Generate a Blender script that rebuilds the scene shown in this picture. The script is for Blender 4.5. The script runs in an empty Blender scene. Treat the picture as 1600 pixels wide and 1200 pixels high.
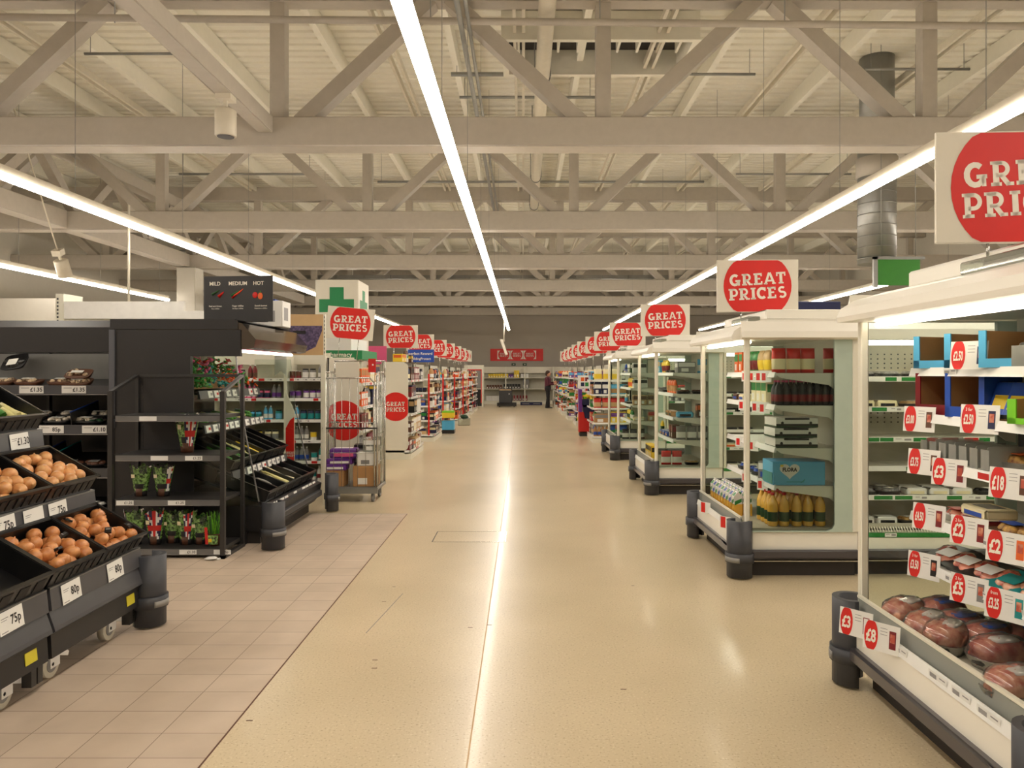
import bpy, math, random
from mathutils import Matrix, Vector, Euler
R_ = random.Random(7)
sc = bpy.context.scene
COL = sc.collection
# ------------------------------------------------------------------ camera
EYE = 1.62
F = 1191.0
cd = bpy.data.cameras.new('camera'); cam = bpy.data.objects.new('camera', cd); COL.objects.link(cam)
cam.location = (0, 0, EYE); cam.rotation_euler = (math.pi/2, 0, 0)
cd.sensor_width = 36; cd.lens = F/1600*36; cd.shift_x = -17/1600; cd.shift_y = -17/1600
cd.clip_start = 0.05; cd.clip_end = 200
sc.camera = cam
# ------------------------------------------------------------------ world, exposure
w = bpy.data.worlds.new('world'); sc.world = w; w.use_nodes = True
w.node_tree.nodes['Background'].inputs[0].default_value = (0.9, 0.8, 0.65, 1)
w.node_tree.nodes['Background'].inputs[1].default_value = 0.02
sc.view_settings.view_transform = 'Standard'; sc.view_settings.look = 'None'
sc.view_settings.gamma = 1; sc.view_settings.use_curve_mapping = False
sc.view_settings.exposure = -0.07
TUBE = 32.5      # emission of the ceiling tubes
CASE = 12.0       # emission of the tubes in the refrigerated cases
def WX(px, Y): return (px-817)*Y/F
def WZ(py, Y): return EYE+(583-py)*Y/F
# ------------------------------------------------------------------ materials
def lin(c):
    return tuple(((x/255)/12.92 if x/255 <= .04045 else ((x/255+.055)/1.055)**2.4) for x in c)+(1,)
MATS = {}
def mat(name, c, rough=.5, metal=0., noise=0.06, scale=9., emit=0., coat=0., alpha=1., spec=.5):
    if name in MATS: return name
    m = bpy.data.materials.new(name); m.use_nodes = True
    nt = m.node_tree; p = nt.nodes['Principled BSDF']; col = lin(c)
    p.inputs['Base Color'].default_value = col
    p.inputs['Roughness'].default_value = rough; p.inputs['Metallic'].default_value = metal
    p.inputs['Coat Weight'].default_value = coat; p.inputs['Coat Roughness'].default_value = .08
    p.inputs['Specular IOR Level'].default_value = spec
    if alpha < 1: p.inputs['Alpha'].default_value = alpha
    if emit:
        p.inputs['Emission Color'].default_value = col; p.inputs['Emission Strength'].default_value = emit
    elif noise:
        tc = nt.nodes.new('ShaderNodeTexCoord'); n = nt.nodes.new('ShaderNodeTexNoise')
        n.inputs['Scale'].default_value = scale; n.inputs['Detail'].default_value = 3
        nt.links.new(tc.outputs['Object'], n.inputs['Vector'])
        mx = nt.nodes.new('ShaderNodeMix'); mx.data_type = 'RGBA'
        mx.inputs[6].default_value = tuple(min(1, v*(1-noise*1.5)) for v in col[:3])+(1,)
        mx.inputs[7].default_value = tuple(min(1, v*(1+noise*1.5)) for v in col[:3])+(1,)
        nt.links.new(n.outputs['Fac'], mx.inputs[0]); nt.links.new(mx.outputs[2], p.inputs['Base Color'])
    MATS[name] = m
    return name
def two_tone(name, c1, c2, scale, lo=.4, hi=.6, rough=.5, detail=3., coat=0., kind='noise'):
    m = bpy.data.materials.new(name); m.use_nodes = True; nt = m.node_tree; p = nt.nodes['Principled BSDF']
    tc = nt.nodes.new('ShaderNodeTexCoord')
    n = nt.nodes.new('ShaderNodeTexNoise' if kind == 'noise' else 'ShaderNodeTexVoronoi')
    n.inputs['Scale'].default_value = scale
    if kind == 'noise': n.inputs['Detail'].default_value = detail
    nt.links.new(tc.outputs['Object'], n.inputs['Vector'])
    r = nt.nodes.new('ShaderNodeValToRGB'); r.color_ramp.elements[0].position = lo; r.color_ramp.elements[1].position = hi
    r.color_ramp.elements[0].color = lin(c1); r.color_ramp.elements[1].color = lin(c2)
    nt.links.new(n.outputs[0], r.inputs[0]); nt.links.new(r.outputs[0], p.inputs['Base Color'])
    p.inputs['Roughness'].default_value = rough; p.inputs['Coat Weight'].default_value = coat
    MATS[name] = m
    return name
def glass(name, tint=(235, 242, 236), f=.5, dirt=0.0):
    m = bpy.data.materials.new(name); m.use_nodes = True; nt = m.node_tree; nt.nodes.clear()
    o = nt.nodes.new('ShaderNodeOutputMaterial'); t = nt.nodes.new('ShaderNodeBsdfTransparent'); g = nt.nodes.new('ShaderNodeBsdfGlossy')
    t.inputs[0].default_value = lin(tint); g.inputs[0].default_value = (f, f, f, 1); g.inputs['Roughness'].default_value = .03
    fr = nt.nodes.new('ShaderNodeFresnel'); fr.inputs[0].default_value = 1.45; mx = nt.nodes.new('ShaderNodeMixShader')
    nt.links.new(fr.outputs[0], mx.inputs[0]); nt.links.new(t.outputs[0], mx.inputs[1]); nt.links.new(g.outputs[0], mx.inputs[2])
    last = mx
    if dirt:
        d = nt.nodes.new('ShaderNodeBsdfDiffuse'); d.inputs[0].default_value = (.7, .7, .65, 1)
        m2 = nt.nodes.new('ShaderNodeMixShader'); m2.inputs[0].default_value = dirt
        nt.links.new(mx.outputs[0], m2.inputs[1]); nt.links.new(d.outputs[0], m2.inputs[2]); last = m2
    nt.links.new(last.outputs[0], o.inputs[0]); MATS[name] = m
    return name
mat('tube', (255, 245, 232), emit=TUBE); mat('case_tube', (255, 243, 222), emit=CASE)
mat('steel_paint', (184, 176, 164), .55); mat('deck_paint', (234, 230, 216), .6, noise=.03)
mat('housing', (216, 208, 190), .45); mat('white_plastic', (226, 221, 205), .38, noise=.02); mat('case_white', (240, 236, 224), .35, noise=.03, scale=2)
mat('post_white', (226, 222, 205), .3, noise=.02); mat('strip_white', (236, 236, 232), .4, noise=.02)
mat('grey_rubber', (62, 63, 68), .45, noise=.1, scale=14); mat('band_grey', (140, 138, 134), .35); mat('rail_dark', (66, 62, 66), .28, coat=.4)
mat('kick_dark', (46, 41, 38), .6); mat('black_panel', (37, 35, 35), .45, noise=.05, scale=3); mat('black_metal', (48, 46, 45), .4)
mat('black_plastic', (22, 22, 23), .3, coat=.25); mat('rack_edge', (122, 122, 122), .35, metal=.5); mat('post_grey', (88, 90, 96), .4)
mat('fascia_grey', (72, 72, 76), .38, coat=.2); mat('fascia_light', (112, 110, 110), .4); mat('dark_grey', (60, 60, 62), .5)
mat('card', (232, 231, 226), .55, noise=.02); mat('ink', (38, 36, 36), .6, noise=0); mat('ink_grey', (150, 148, 148), .6, noise=0)
mat('sign_white', (222, 216, 200), .5, noise=.02); mat('sign_red', (214, 32, 24), .42, noise=.02); mat('letter_white', (240, 234, 220), .5, noise=0)
mat('red', (200, 34, 30), .4); mat('deep_red', (120, 22, 28), .4); mat('orange', (224, 98, 30), .4); mat('yellow', (236, 202, 50), .4)
mat('green', (38, 128, 56), .4); mat('dark_green', (24, 62, 34), .4); mat('blue', (34, 76, 170), .4); mat('navy', (24, 30, 70), .4)
mat('light_blue', (84, 176, 222), .4); mat('teal', (24, 140, 140), .4); mat('purple', (104, 48, 140), .4); mat('pink', (222, 90, 140), .4)
mat('brown', (92, 56, 36), .5); mat('kraft', (176, 132, 84), .7); mat('cream', (232, 220, 180), .5); mat('white', (232, 230, 224), .4)
mat('black', (26, 25, 26), .35); mat('lime', (120, 200, 40), .4); mat('silver', (178, 178, 180), .25, metal=.8); mat('grey', (128, 126, 124), .5)
mat('tan', (198, 164, 118), .5); mat('chrome', (190, 188, 182), .22, metal=.9); mat('galv', (150, 150, 146), .4, metal=.6, noise=.14, scale=4)
mat('glazed_pale', (178, 194, 180), .3); mat('juice_orange', (240, 184, 72), .15, coat=.6); mat('caster', (196, 190, 172), .4); mat('label_yellow', (206, 192, 48), .5)
mat('wall_beige', (172, 164, 152), .8, noise=.03, scale=1.5); mat('wall_white', (205, 200, 188), .8, noise=.03); mat('skin', (206, 150, 120), .5)
mat('maroon', (84, 30, 44), .8, noise=.15); mat('trouser', (26, 26, 32), .8); mat('hair', (60, 36, 24), .7)
mat('foil', (176, 174, 168), .2, metal=.85); mat('cross_green', (24, 128, 74), .5); mat('sign_green', (58, 140, 44), .5)
mat('mirror_steel', (120, 112, 104), .12, metal=.9); mat('pegboard', (188, 184, 168), .6); mat('inside_cream', (196, 190, 172), .5)
mat('leaf', (64, 128, 40), .5, noise=.3, scale=40); mat('leaf_dark', (36, 84, 30), .5, noise=.3, scale=40); mat('pale_veg', (214, 206, 140), .4, noise=.15, scale=30)
mat('chilli_red', (206, 30, 24), .25); mat('chilli_orange', (238, 96, 40), .3); mat('chilli_green', (50, 160, 60), .3)
two_tone('meat', (150, 38, 34), (216, 140, 112), 14, .38, .66, .25, coat=.7)
two_tone('meat_pale', (186, 84, 66), (226, 168, 136), 18, .4, .6, .25, coat=.7)
two_tone('onion_skin', (182, 108, 54), (232, 166, 104), 26, .3, .7, .32, coat=.25)
two_tone('onion_pale', (206, 136, 78), (232, 184, 124), 26, .3, .7, .32, coat=.25)
two_tone('mushroom_brown', (70, 44, 30), (222, 196, 160), 30, .35, .55, .5)
two_tone('mushroom_white', (120, 96, 78), (236, 226, 206), 30, .32, .5, .5)
two_tone('food_mix', (120, 70, 40), (214, 170, 90), 40, .35, .65, .4)
two_tone('sleeve_print', (24, 52, 22), (140, 186, 96), 55, .35, .62, .25, coat=.6)
two_tone('wicker', (64, 52, 84), (104, 88, 122), 40, .4, .6, .6)
glass('glass', (246, 251, 247)); glass('glass_edge', (214, 230, 218), .5, .38); glass('clear_plastic', (238, 242, 240), .7, .30); glass('acrylic', (226, 230, 220), .7, .22)
glass('film', (240, 240, 240), .9, .06)
def floor_mat():
    m = bpy.data.materials.new('vinyl_floor'); m.use_nodes = True; nt = m.node_tree; p = nt.nodes['Principled BSDF']; L = nt.links.new
    tc = nt.nodes.new('ShaderNodeTexCoord')
    n1 = nt.nodes.new('ShaderNodeTexNoise'); n1.inputs['Scale'].default_value = 85; n1.inputs['Detail'].default_value = 2
    n2 = nt.nodes.new('ShaderNodeTexNoise'); n2.inputs['Scale'].default_value = .8; n2.inputs['Detail'].default_value = 4
    n3 = nt.nodes.new('ShaderNodeTexVoronoi'); n3.inputs['Scale'].default_value = 1.6
    for n in (n1, n2, n3): L(tc.outputs['Object'], n.inputs['Vector'])
    r1 = nt.nodes.new('ShaderNodeValToRGB'); e = r1.color_ramp.elements
    e[0].position = .30; e[0].color = lin((172, 152, 120)); e[1].position = .40; e[1].color = lin((205, 188, 156))
    e2 = r1.color_ramp.elements.new(.62); e2.color = lin((207, 190, 158)); e3 = r1.color_ramp.elements.new(.72); e3.color = lin((224, 211, 186))
    L(n1.outputs['Fac'], r1.inputs[0])
    mx = nt.nodes.new('ShaderNodeMix'); mx.data_type = 'RGBA'; mx.blend_type = 'MULTIPLY'; mx.inputs[0].default_value = 1
    r2 = nt.nodes.new('ShaderNodeValToRGB'); r2.color_ramp.elements[0].color = (.86, .85, .82, 1); r2.color_ramp.elements[1].color = (1, 1, 1, 1)
    r2.color_ramp.elements[0].position = .3; r2.color_ramp.elements[1].position = .6
    L(n2.outputs['Fac'], r2.inputs[0]); L(r1.outputs[0], mx.inputs[6]); L(r2.outputs[0], mx.inputs[7])
    r3 = nt.nodes.new('ShaderNodeValToRGB'); r3.color_ramp.elements[0].color = (.45, .38, .3, 1); r3.color_ramp.elements[1].color = (1, 1, 1, 1)
    r3.color_ramp.elements[0].position = .018; r3.color_ramp.elements[1].position = .026
    L(n3.outputs['Distance'], r3.inputs[0])
    my = nt.nodes.new('ShaderNodeMix'); my.data_type = 'RGBA'; my.blend_type = 'MULTIPLY'; my.inputs[0].default_value = .8
    L(mx.outputs[2], my.inputs[6]); L(r3.outputs[0], my.inputs[7]); L(my.outputs[2], p.inputs['Base Color'])
    rr = nt.nodes.new('ShaderNodeMapRange'); rr.inputs[3].default_value = .27; rr.inputs[4].default_value = .36
    L(n2.outputs['Fac'], rr.inputs[0]); L(rr.outputs[0], p.inputs['Roughness'])
    p.inputs['Coat Weight'].default_value = .14; p.inputs['Coat Roughness'].default_value = .1
    bp = nt.nodes.new('ShaderNodeBump'); bp.inputs['Strength'].default_value = .14; bp.inputs['Distance'].default_value = .002
    n4 = nt.nodes.new('ShaderNodeTexNoise'); n4.inputs['Scale'].default_value = 45; L(tc.outputs['Object'], n4.inputs['Vector'])
    L(n4.outputs['Fac'], bp.inputs['Height']); L(bp.outputs[0], p.inputs['Normal']); L(bp.outputs[0], p.inputs['Coat Normal'])
    MATS['vinyl_floor'] = m
def tile_mat():
    m = bpy.data.materials.new('floor_tiles'); m.use_nodes = True; nt = m.node_tree; p = nt.nodes['Principled BSDF']; L = nt.links.new
    tc = nt.nodes.new('ShaderNodeTexCoord'); b = nt.nodes.new('ShaderNodeTexBrick'); b.offset = 0; b.squash = 1
    b.inputs['Scale'].default_value = 1; b.inputs['Brick Width'].default_value = .293; b.inputs['Row Height'].default_value = .2225
    b.inputs['Mortar Size'].default_value = .0022; b.inputs['Mortar Smooth'].default_value = .2; b.inputs['Bias'].default_value = -.2
    b.inputs['Color1'].default_value = lin((200, 182, 162)); b.inputs['Color2'].default_value = lin((191, 173, 153)); b.inputs['Mortar'].default_value = lin((126, 108, 92))
    L(tc.outputs['Object'], b.inputs['Vector'])
    n = nt.nodes.new('ShaderNodeTexNoise'); n.inputs['Scale'].default_value = 3; n.inputs['Detail'].default_value = 4; L(tc.outputs['Object'], n.inputs['Vector'])
    mx = nt.nodes.new('ShaderNodeMix'); mx.data_type = 'RGBA'; mx.blend_type = 'MULTIPLY'; mx.inputs[0].default_value = 1
    r = nt.nodes.new('ShaderNodeValToRGB'); r.color_ramp.elements[0].color = (.86, .85, .84, 1); r.color_ramp.elements[0].position = .3; r.color_ramp.elements[1].position = .65
    L(n.outputs['Fac'], r.inputs[0]); L(b.outputs['Color'], mx.inputs[6]); L(r.outputs[0], mx.inputs[7]); L(mx.outputs[2], p.inputs['Base Color'])
    p.inputs['Roughness'].default_value = .5
    MATS['floor_tiles'] = m
floor_mat(); tile_mat()
# ------------------------------------------------------------------ mesh building
class MB:
    def __init__(s): s.v = []; s.f = []; s.mi = []; s.sm = []; s.mats = []
    def m(s, name):
        if name not in s.mats: s.mats.append(name)
        return s.mats.index(name)
    def face(s, idx, m, sm=False): s.f.append(idx); s.mi.append(s.m(m)); s.sm.append(sm)
    def poly(s, pts, m):
        n = len(s.v); s.v += [tuple(p) for p in pts]; s.face(list(range(n, n+len(pts))), m); return s
    def box(s, x0, x1, y0, y1, z0, z1, m):
        n = len(s.v)
        s.v += [(x, y, z) for z in (z0, z1) for y in (y0, y1) for x in (x0, x1)]
        for q in ((0, 2, 3, 1), (4, 5, 7, 6), (0, 1, 5, 4), (2, 6, 7, 3), (0, 4, 6, 2), (1, 3, 7, 5)): s.face([n+i for i in q], m)
        return s
    def rbox(s, x0, x1, y0, y1, z0, z1, b, m):
        n = len(s.v); X = (x0, x1); Y = (y0, y1); Z = (z0, z1); ix = {}
        for i in (0, 1):
            for j in (0, 1):
                for k in (0, 1):
                    sx = b if i == 0 else -b; sy = b if j == 0 else -b; sz = b if k == 0 else -b
                    for a, p in enumerate(((X[i], Y[j]+sy, Z[k]+sz), (X[i]+sx, Y[j], Z[k]+sz), (X[i]+sx, Y[j]+sy, Z[k]))):
                        ix[i, j, k, a] = len(s.v); s.v.append(p)
        for i in (0, 1): s.face([ix[i, 0, 0, 0], ix[i, 0, 1, 0], ix[i, 1, 1, 0], ix[i, 1, 0, 0]][::1 if i == 0 else -1], m)
        for j in (0, 1): s.face([ix[0, j, 0, 1], ix[1, j, 0, 1], ix[1, j, 1, 1], ix[0, j, 1, 1]][::1 if j == 0 else -1], m)
        for k in (0, 1): s.face([ix[0, 0, k, 2], ix[0, 1, k, 2], ix[1, 1, k, 2], ix[1, 0, k, 2]][::1 if k == 0 else -1], m)
        for i in (0, 1):
            for j in (0, 1): s.face([ix[i, j, 0, 0], ix[i, j, 0, 1], ix[i, j, 1, 1], ix[i, j, 1, 0]], m, True)
        for i in (0, 1):
            for k in (0, 1): s.face([ix[i, 0, k, 0], ix[i, 1, k, 0], ix[i, 1, k, 2], ix[i, 0, k, 2]], m, True)
        for j in (0, 1):
            for k in (0, 1): s.face([ix[0, j, k, 1], ix[1, j, k, 1], ix[1, j, k, 2], ix[0, j, k, 2]], m, True)
        for i in (0, 1):
            for j in (0, 1):
                for k in (0, 1): s.face([ix[i, j, k, a] for a in range(3)], m, True)
        return s
    def prism(s, pts, axis, a, b, m, sm=False):
        # pts are (u, v) in the plane perpendicular to axis: x -> (y,z), y -> (x,z), z -> (x,y)
        def P(u, v, t): return {'x': (t, u, v), 'y': (u, t, v), 'z': (u, v, t)}[axis]
        n = len(s.v); k = len(pts)
        s.v += [P(u, v, a) for u, v in pts]+[P(u, v, b) for u, v in pts]
        s.face(list(range(n, n+k)), m); s.face(list(range(n+k, n+2*k))[::-1], m)
        for i in range(k): s.face([n+i, n+(i+1) % k, n+k+(i+1) % k, n+k+i], m, sm)
        return s
    def cyl(s, p0, p1, r0, m, r1=None, n=10, caps=True):
        r1 = r0 if r1 is None else r1; p0 = Vector(p0); p1 = Vector(p1); d = (p1-p0).normalized()
        a = d.orthogonal().normalized(); b = d.cross(a); k = len(s.v)
        for p, r in ((p0, r0), (p1, r1)):
            for i in range(n):
                t = 2*math.pi*i/n; s.v.append(tuple(p+a*math.cos(t)*r+b*math.sin(t)*r))
        for i in range(n): s.face([k+i, k+(i+1) % n, k+n+(i+1) % n, k+n+i], m, True)
        if caps: s.face([k+i for i in range(n)][::-1], m); s.face([k+n+i for i in range(n)], m)
        return s
    def tube(s, pts, r, m, n=8):
        for a, b in zip(pts, pts[1:]): s.cyl(a, b, r, m, n=n)
        return s
    def bar(s, p0, p1, w, h, m, up=(0, 0, 1)):
        p0 = Vector(p0); p1 = Vector(p1); d = (p1-p0).normalized(); a = d.cross(Vector(up)).normalized(); b = a.cross(d).normalized(); k = len(s.v)
        for p in (p0, p1):
            for sa, sb in ((-1, -1), (1, -1), (1, 1), (-1, 1)): s.v.append(tuple(p+a*sa*w/2+b*sb*h/2))
        for q in ((0, 3, 2, 1), (4, 5, 6, 7), (0, 1, 5, 4), (1, 2, 6, 5), (2, 3, 7, 6), (3, 0, 4, 7)): s.face([k+i for i in q], m)
        return s
    def lathe(s, prof, o, m, n=12, sq=None):
        # prof: (r, z[, material]) bottom to top
        k = len(s.v); o = Vector(o)
        for p in prof:
            for i in range(n):
                t = 2*math.pi*i/n; c, q = math.cos(t), math.sin(t)
                if sq: c = math.copysign(abs(c)**sq, c); q = math.copysign(abs(q)**sq, q)
                s.v.append((o.x+p[0]*c, o.y+p[0]*q, o.z+p[1]))
        for j in range(len(prof)-1):
            mm = prof[j][2] if len(prof[j]) > 2 else m
            for i in range(n): s.face([k+j*n+i, k+j*n+(i+1) % n, k+(j+1)*n+(i+1) % n, k+(j+1)*n+i], mm, True)
        s.face([k+i for i in range(n)][::-1], prof[0][2] if len(prof[0]) > 2 else m)
        s.face([k+(len(prof)-1)*n+i for i in range(n)], prof[-1][2] if len(prof[-1]) > 2 else m)
        return s
    def blob(s, c, rx, ry, rz, m, n=10, k=7, jit=0, e=1., flat=False, seed=0):
        rr = random.Random(seed); st = len(s.v)
        for j in range(k+1):
            ph = math.pi*j/k; cz = -math.cos(ph); cr = max(math.sin(ph), 1e-3)
            zz = math.copysign(abs(cz)**e, cz)
            if flat and zz < 0: zz *= .35
            for i in range(n):
                t = 2*math.pi*i/n; cx, cy = math.cos(t), math.sin(t); q = 1+rr.uniform(-jit, jit)*(0 < j < k)
                s.v.append((c[0]+rx*cr**e*math.copysign(abs(cx)**e, cx)*q, c[1]+ry*cr**e*math.copysign(abs(cy)**e, cy)*q, c[2]+rz*zz*q))
        for j in range(k):
            for i in range(n): s.face([st+j*n+i, st+j*n+(i+1) % n, st+(j+1)*n+(i+1) % n, st+(j+1)*n+i], m, True)
        return s
    def add(s, me, M, m=None):
        k = len(s.v); s.v += [tuple(M @ Vector(p)) for p in me[0]]
        for i, f in enumerate(me[1]): s.face([k+j for j in f], m or me[2][i], False)
        return s
    def tr(s, M): s.v = [tuple(M @ Vector(p)) for p in s.v]; return s
    def mesh(s, name='mesh'):
        me = bpy.data.meshes.new(name); me.from_pydata(s.v, [], s.f)
        for x in s.mats: me.materials.append(MATS[x])
        me.polygons.foreach_set('material_index', s.mi); me.polygons.foreach_set('use_smooth', s.sm); me.update()
        return me
    def build(s, name, parent=None, loc=(0, 0, 0), rot=(0, 0, 0)):
        o = bpy.data.objects.new(name, s.mesh(name)); COL.objects.link(o)
        if parent: o.parent = parent
        o.location = loc; o.rotation_euler = rot
        return o
def tag(o, label=None, cat=None, group=None, kind=None):
    if label: o['label'] = label
    if cat: o['category'] = cat
    if group: o['group'] = group
    if kind: o['kind'] = kind
    return o
def empty(name, loc, label, cat, group=None, rotz=0, kind=None):
    o = bpy.data.objects.new(name, None); COL.objects.link(o); o.location = loc; o.rotation_euler = (0, 0, rotz); o.empty_display_size = .1
    return tag(o, label, cat, group, kind)
# ---- lettering: font text turned into mesh data, cached
_T = {}
def text(s, bold=.012):
    k = (s, bold)
    if k in _T: return _T[k]
    c = bpy.data.curves.new('t', 'FONT'); c.body = s; c.size = 1; c.offset = bold; c.resolution_u = 2; c.align_x = 'CENTER'; c.align_y = 'CENTER'
    o = bpy.data.objects.new('t', c); me = bpy.data.meshes.new_from_object(o)
    r = ([tuple(v.co) for v in me.vertices], [list(p.vertices) for p in me.polygons])
    bpy.data.objects.remove(o); bpy.data.meshes.remove(me); bpy.data.curves.remove(c)
    _T[k] = r
    return r
def put_text(mb, s, x, z, y, h, m, bold=.012, sx=1., rot=0., M=None):
    """text centred at (x,z) on a plane facing -Y at depth y, cap height about 0.7*h"""
    T = Matrix.Translation((x, y, z)) @ Matrix.Rotation(math.pi/2, 4, 'X') @ Matrix.Rotation(rot, 4, 'Z') @ Matrix.Diagonal((h*sx, h, h, 1))
    if M is not None: T = M @ T
    mb.add(text(s, bold), T, m); return mb
# ---- heavy slab capitals drawn as ribbons on a unit-high cell
def ribbon(out, pts, t):
    n = len(pts); L = []; Rr = []
    for i, p in enumerate(pts):
        a = pts[max(i-1, 0)]; b = pts[min(i+1, n-1)]; dx, dy = b[0]-a[0], b[1]-a[1]; l = math.hypot(dx, dy) or 1
        nx, ny = -dy/l*t/2, dx/l*t/2; L.append((p[0]+nx, p[1]+ny)); Rr.append((p[0]-nx, p[1]-ny))
    for i in range(n-1): out.append([L[i], Rr[i], Rr[i+1], L[i+1]])
def arc(cx, cy, rx, ry, a0, a1, n=12): return [(cx+rx*math.cos(math.radians(a0+(a1-a0)*i/n)), cy+ry*math.sin(math.radians(a0+(a1-a0)*i/n))) for i in range(n+1)]
def slab(ch):
    o = []; t = .23; T = .17
    if ch == 'G': ribbon(o, arc(.42, .5, .32, .41, 48, 335), t); ribbon(o, [(.73, .02), (.73, .46)], .17); ribbon(o, [(.46, .42), (.86, .42)], T); return o, .9
    if ch == 'R':
        ribbon(o, [(.2, 0), (.2, 1)], t); ribbon(o, [(0, .07), (.4, .07)], .14); ribbon(o, [(0, .93), (.45, .93)], .14)
        ribbon(o, [(.2, .92), (.42, .92)]+arc(.42, .68, .22, .24, 90, -90)+[(.2, .44)], .17); ribbon(o, [(.38, .46), (.66, .03)], .19); ribbon(o, [(.58, .07), (.86, .07)], .14); return o, .86
    if ch == 'P':
        ribbon(o, [(.2, 0), (.2, 1)], t); ribbon(o, [(0, .07), (.44, .07)], .14); ribbon(o, [(0, .93), (.45, .93)], .14)
        ribbon(o, [(.2, .92), (.42, .92)]+arc(.42, .65, .24, .27, 90, -90)+[(.2, .38)], .17); return o, .74
    if ch == 'E':
        ribbon(o, [(.2, 0), (.2, 1)], t); ribbon(o, [(0, .08), (.7, .08)], .16); ribbon(o, [(0, .92), (.68, .92)], .16); ribbon(o, [(.2, .52), (.54, .52)], .14)
        ribbon(o, [(.64, 0), (.64, .3)], .12); ribbon(o, [(.62, .72), (.62, 1)], .12); return o, .76
    if ch == 'A': ribbon(o, [(.08, 0), (.42, 1)], .18); ribbon(o, [(.8, 0), (.46, 1)], .18); ribbon(o, [(.2, .3), (.68, .3)], .14); ribbon(o, [(-.04, .06), (.26, .06)], .12); ribbon(o, [(.62, .06), (.92, .06)], .12); return o, .88
    if ch == 'T': ribbon(o, [(.38, 0), (.38, 1)], t); ribbon(o, [(0, .92), (.76, .92)], .16); ribbon(o, [(.06, .66), (.06, 1)], .12); ribbon(o, [(.7, .66), (.7, 1)], .12); ribbon(o, [(.18, .06), (.58, .06)], .12); return o, .76
    if ch == 'I': ribbon(o, [(.2, 0), (.2, 1)], t); ribbon(o, [(0, .07), (.4, .07)], .14); ribbon(o, [(0, .93), (.4, .93)], .14); return o, .4
    if ch == 'C': ribbon(o, arc(.42, .5, .32, .41, 50, 312), t); ribbon(o, [(.66, .66), (.66, .98)], .12); return o, .76
    if ch == 'S': ribbon(o, arc(.33, .72, .22, .2, 40, 270)[:]+arc(.35, .3, .24, .22, 90, -145), .18); return o, .68
    return o, .5
def slab_word(mb, s, x, z, y, h, m, rot=0., gap=.09, sx=1.):
    W = sum(slab(c)[1] for c in s)+gap*(len(s)-1); u = -W/2; c, q = math.cos(rot), math.sin(rot)
    for ch in s:
        fs, wd = slab(ch)
        for f in fs: mb.poly([(x+((a+u)*sx*c-(b-.5)*q)*h, y, z+((a+u)*sx*q+(b-.5)*c)*h) for a, b in f], m)
        u += wd+gap
    return mb
def disc(mb, x, z, r, y, m, zc=None, n=40):
    pts = []
    for i in range(n):
        t = 2*math.pi*i/n; a = r*math.cos(t); b = r*math.sin(t)
        if zc and abs(b) > zc: b = math.copysign(zc, b)
        pts.append((x+a, y, z+b))
    mb.poly(pts, m); return mb
# ------------------------------------------------------------------ the room
XL, XR, YB, YF, ZC = -15., 15., -5., 41., 7.4
tag(MB().box(-1.33, XR, YB, 8.77, -.1, 0, 'vinyl_floor').box(XL, XR, 8.77, YF, -.1, 0, 'vinyl_floor').build('floor'), 'glossy speckled beige vinyl floor of the main aisle', kind='structure')
o = MB().box(XL+1.33, 0, YB-8.77, 0, -.1, 0, 'floor_tiles').build('floor', loc=(-1.33, 8.77, .0)); tag(o, 'greyish pink tiled floor area under the produce stands', kind='structure')
tag(MB().box(-1.335, -1.327, YB, 8.77, .0, .0012, 'brown').box(-9, -1.33, 8.764, 8.774, .0, .0012, 'ink_grey').build('trim_1'), 'thin dark joint between the tiles and the vinyl floor', kind='structure')
m = MB(); per = .26; y = YB; z = ZC; v = []
prof = []
while y < YF:
    prof += [(y, z), (y+per*.42, z), (y+per*.5, z+.032), (y+per*.92, z+.032)]; y += per
for i in range(len(prof)-1): m.poly([(XL, prof[i][0], prof[i][1]), (XL, prof[i+1][0], prof[i+1][1]), (XR, prof[i+1][0], prof[i+1][1]), (XR, prof[i][0], prof[i][1])], 'deck_paint')
m.box(XL, XR, YB, YF, ZC+.12, ZC+.2, 'deck_paint')
tag(m.build('ceiling'), 'cream painted corrugated steel roof deck', kind='structure')
tag(MB().box(XL, XR, YF, YF+.2, 0, ZC+.2, 'wall_beige').build('wall_back'), 'beige end wall of the shop', kind='structure')
tag(MB().box(XL, XR, YB-.2, YB, 0, ZC+.2, 'wall_beige').build('wall_front'), 'beige wall behind the camera', kind='structure')
tag(MB().box(XL-.2, XL, YB, YF, 0, ZC+.2, 'wall_white').build('wall_left'), 'white side wall beyond the produce area', kind='structure')
tag(MB().box(XR, XR+.2, YB, YF, 0, ZC+.2, 'wall_white').build('wall_right'), 'white side wall beyond the fridge islands', kind='structure')
ORD = ['first', 'second', 'third', 'fourth', 'fifth', 'sixth', 'seventh', 'eighth', 'ninth', 'tenth', 'eleventh', 'twelfth']
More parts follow.
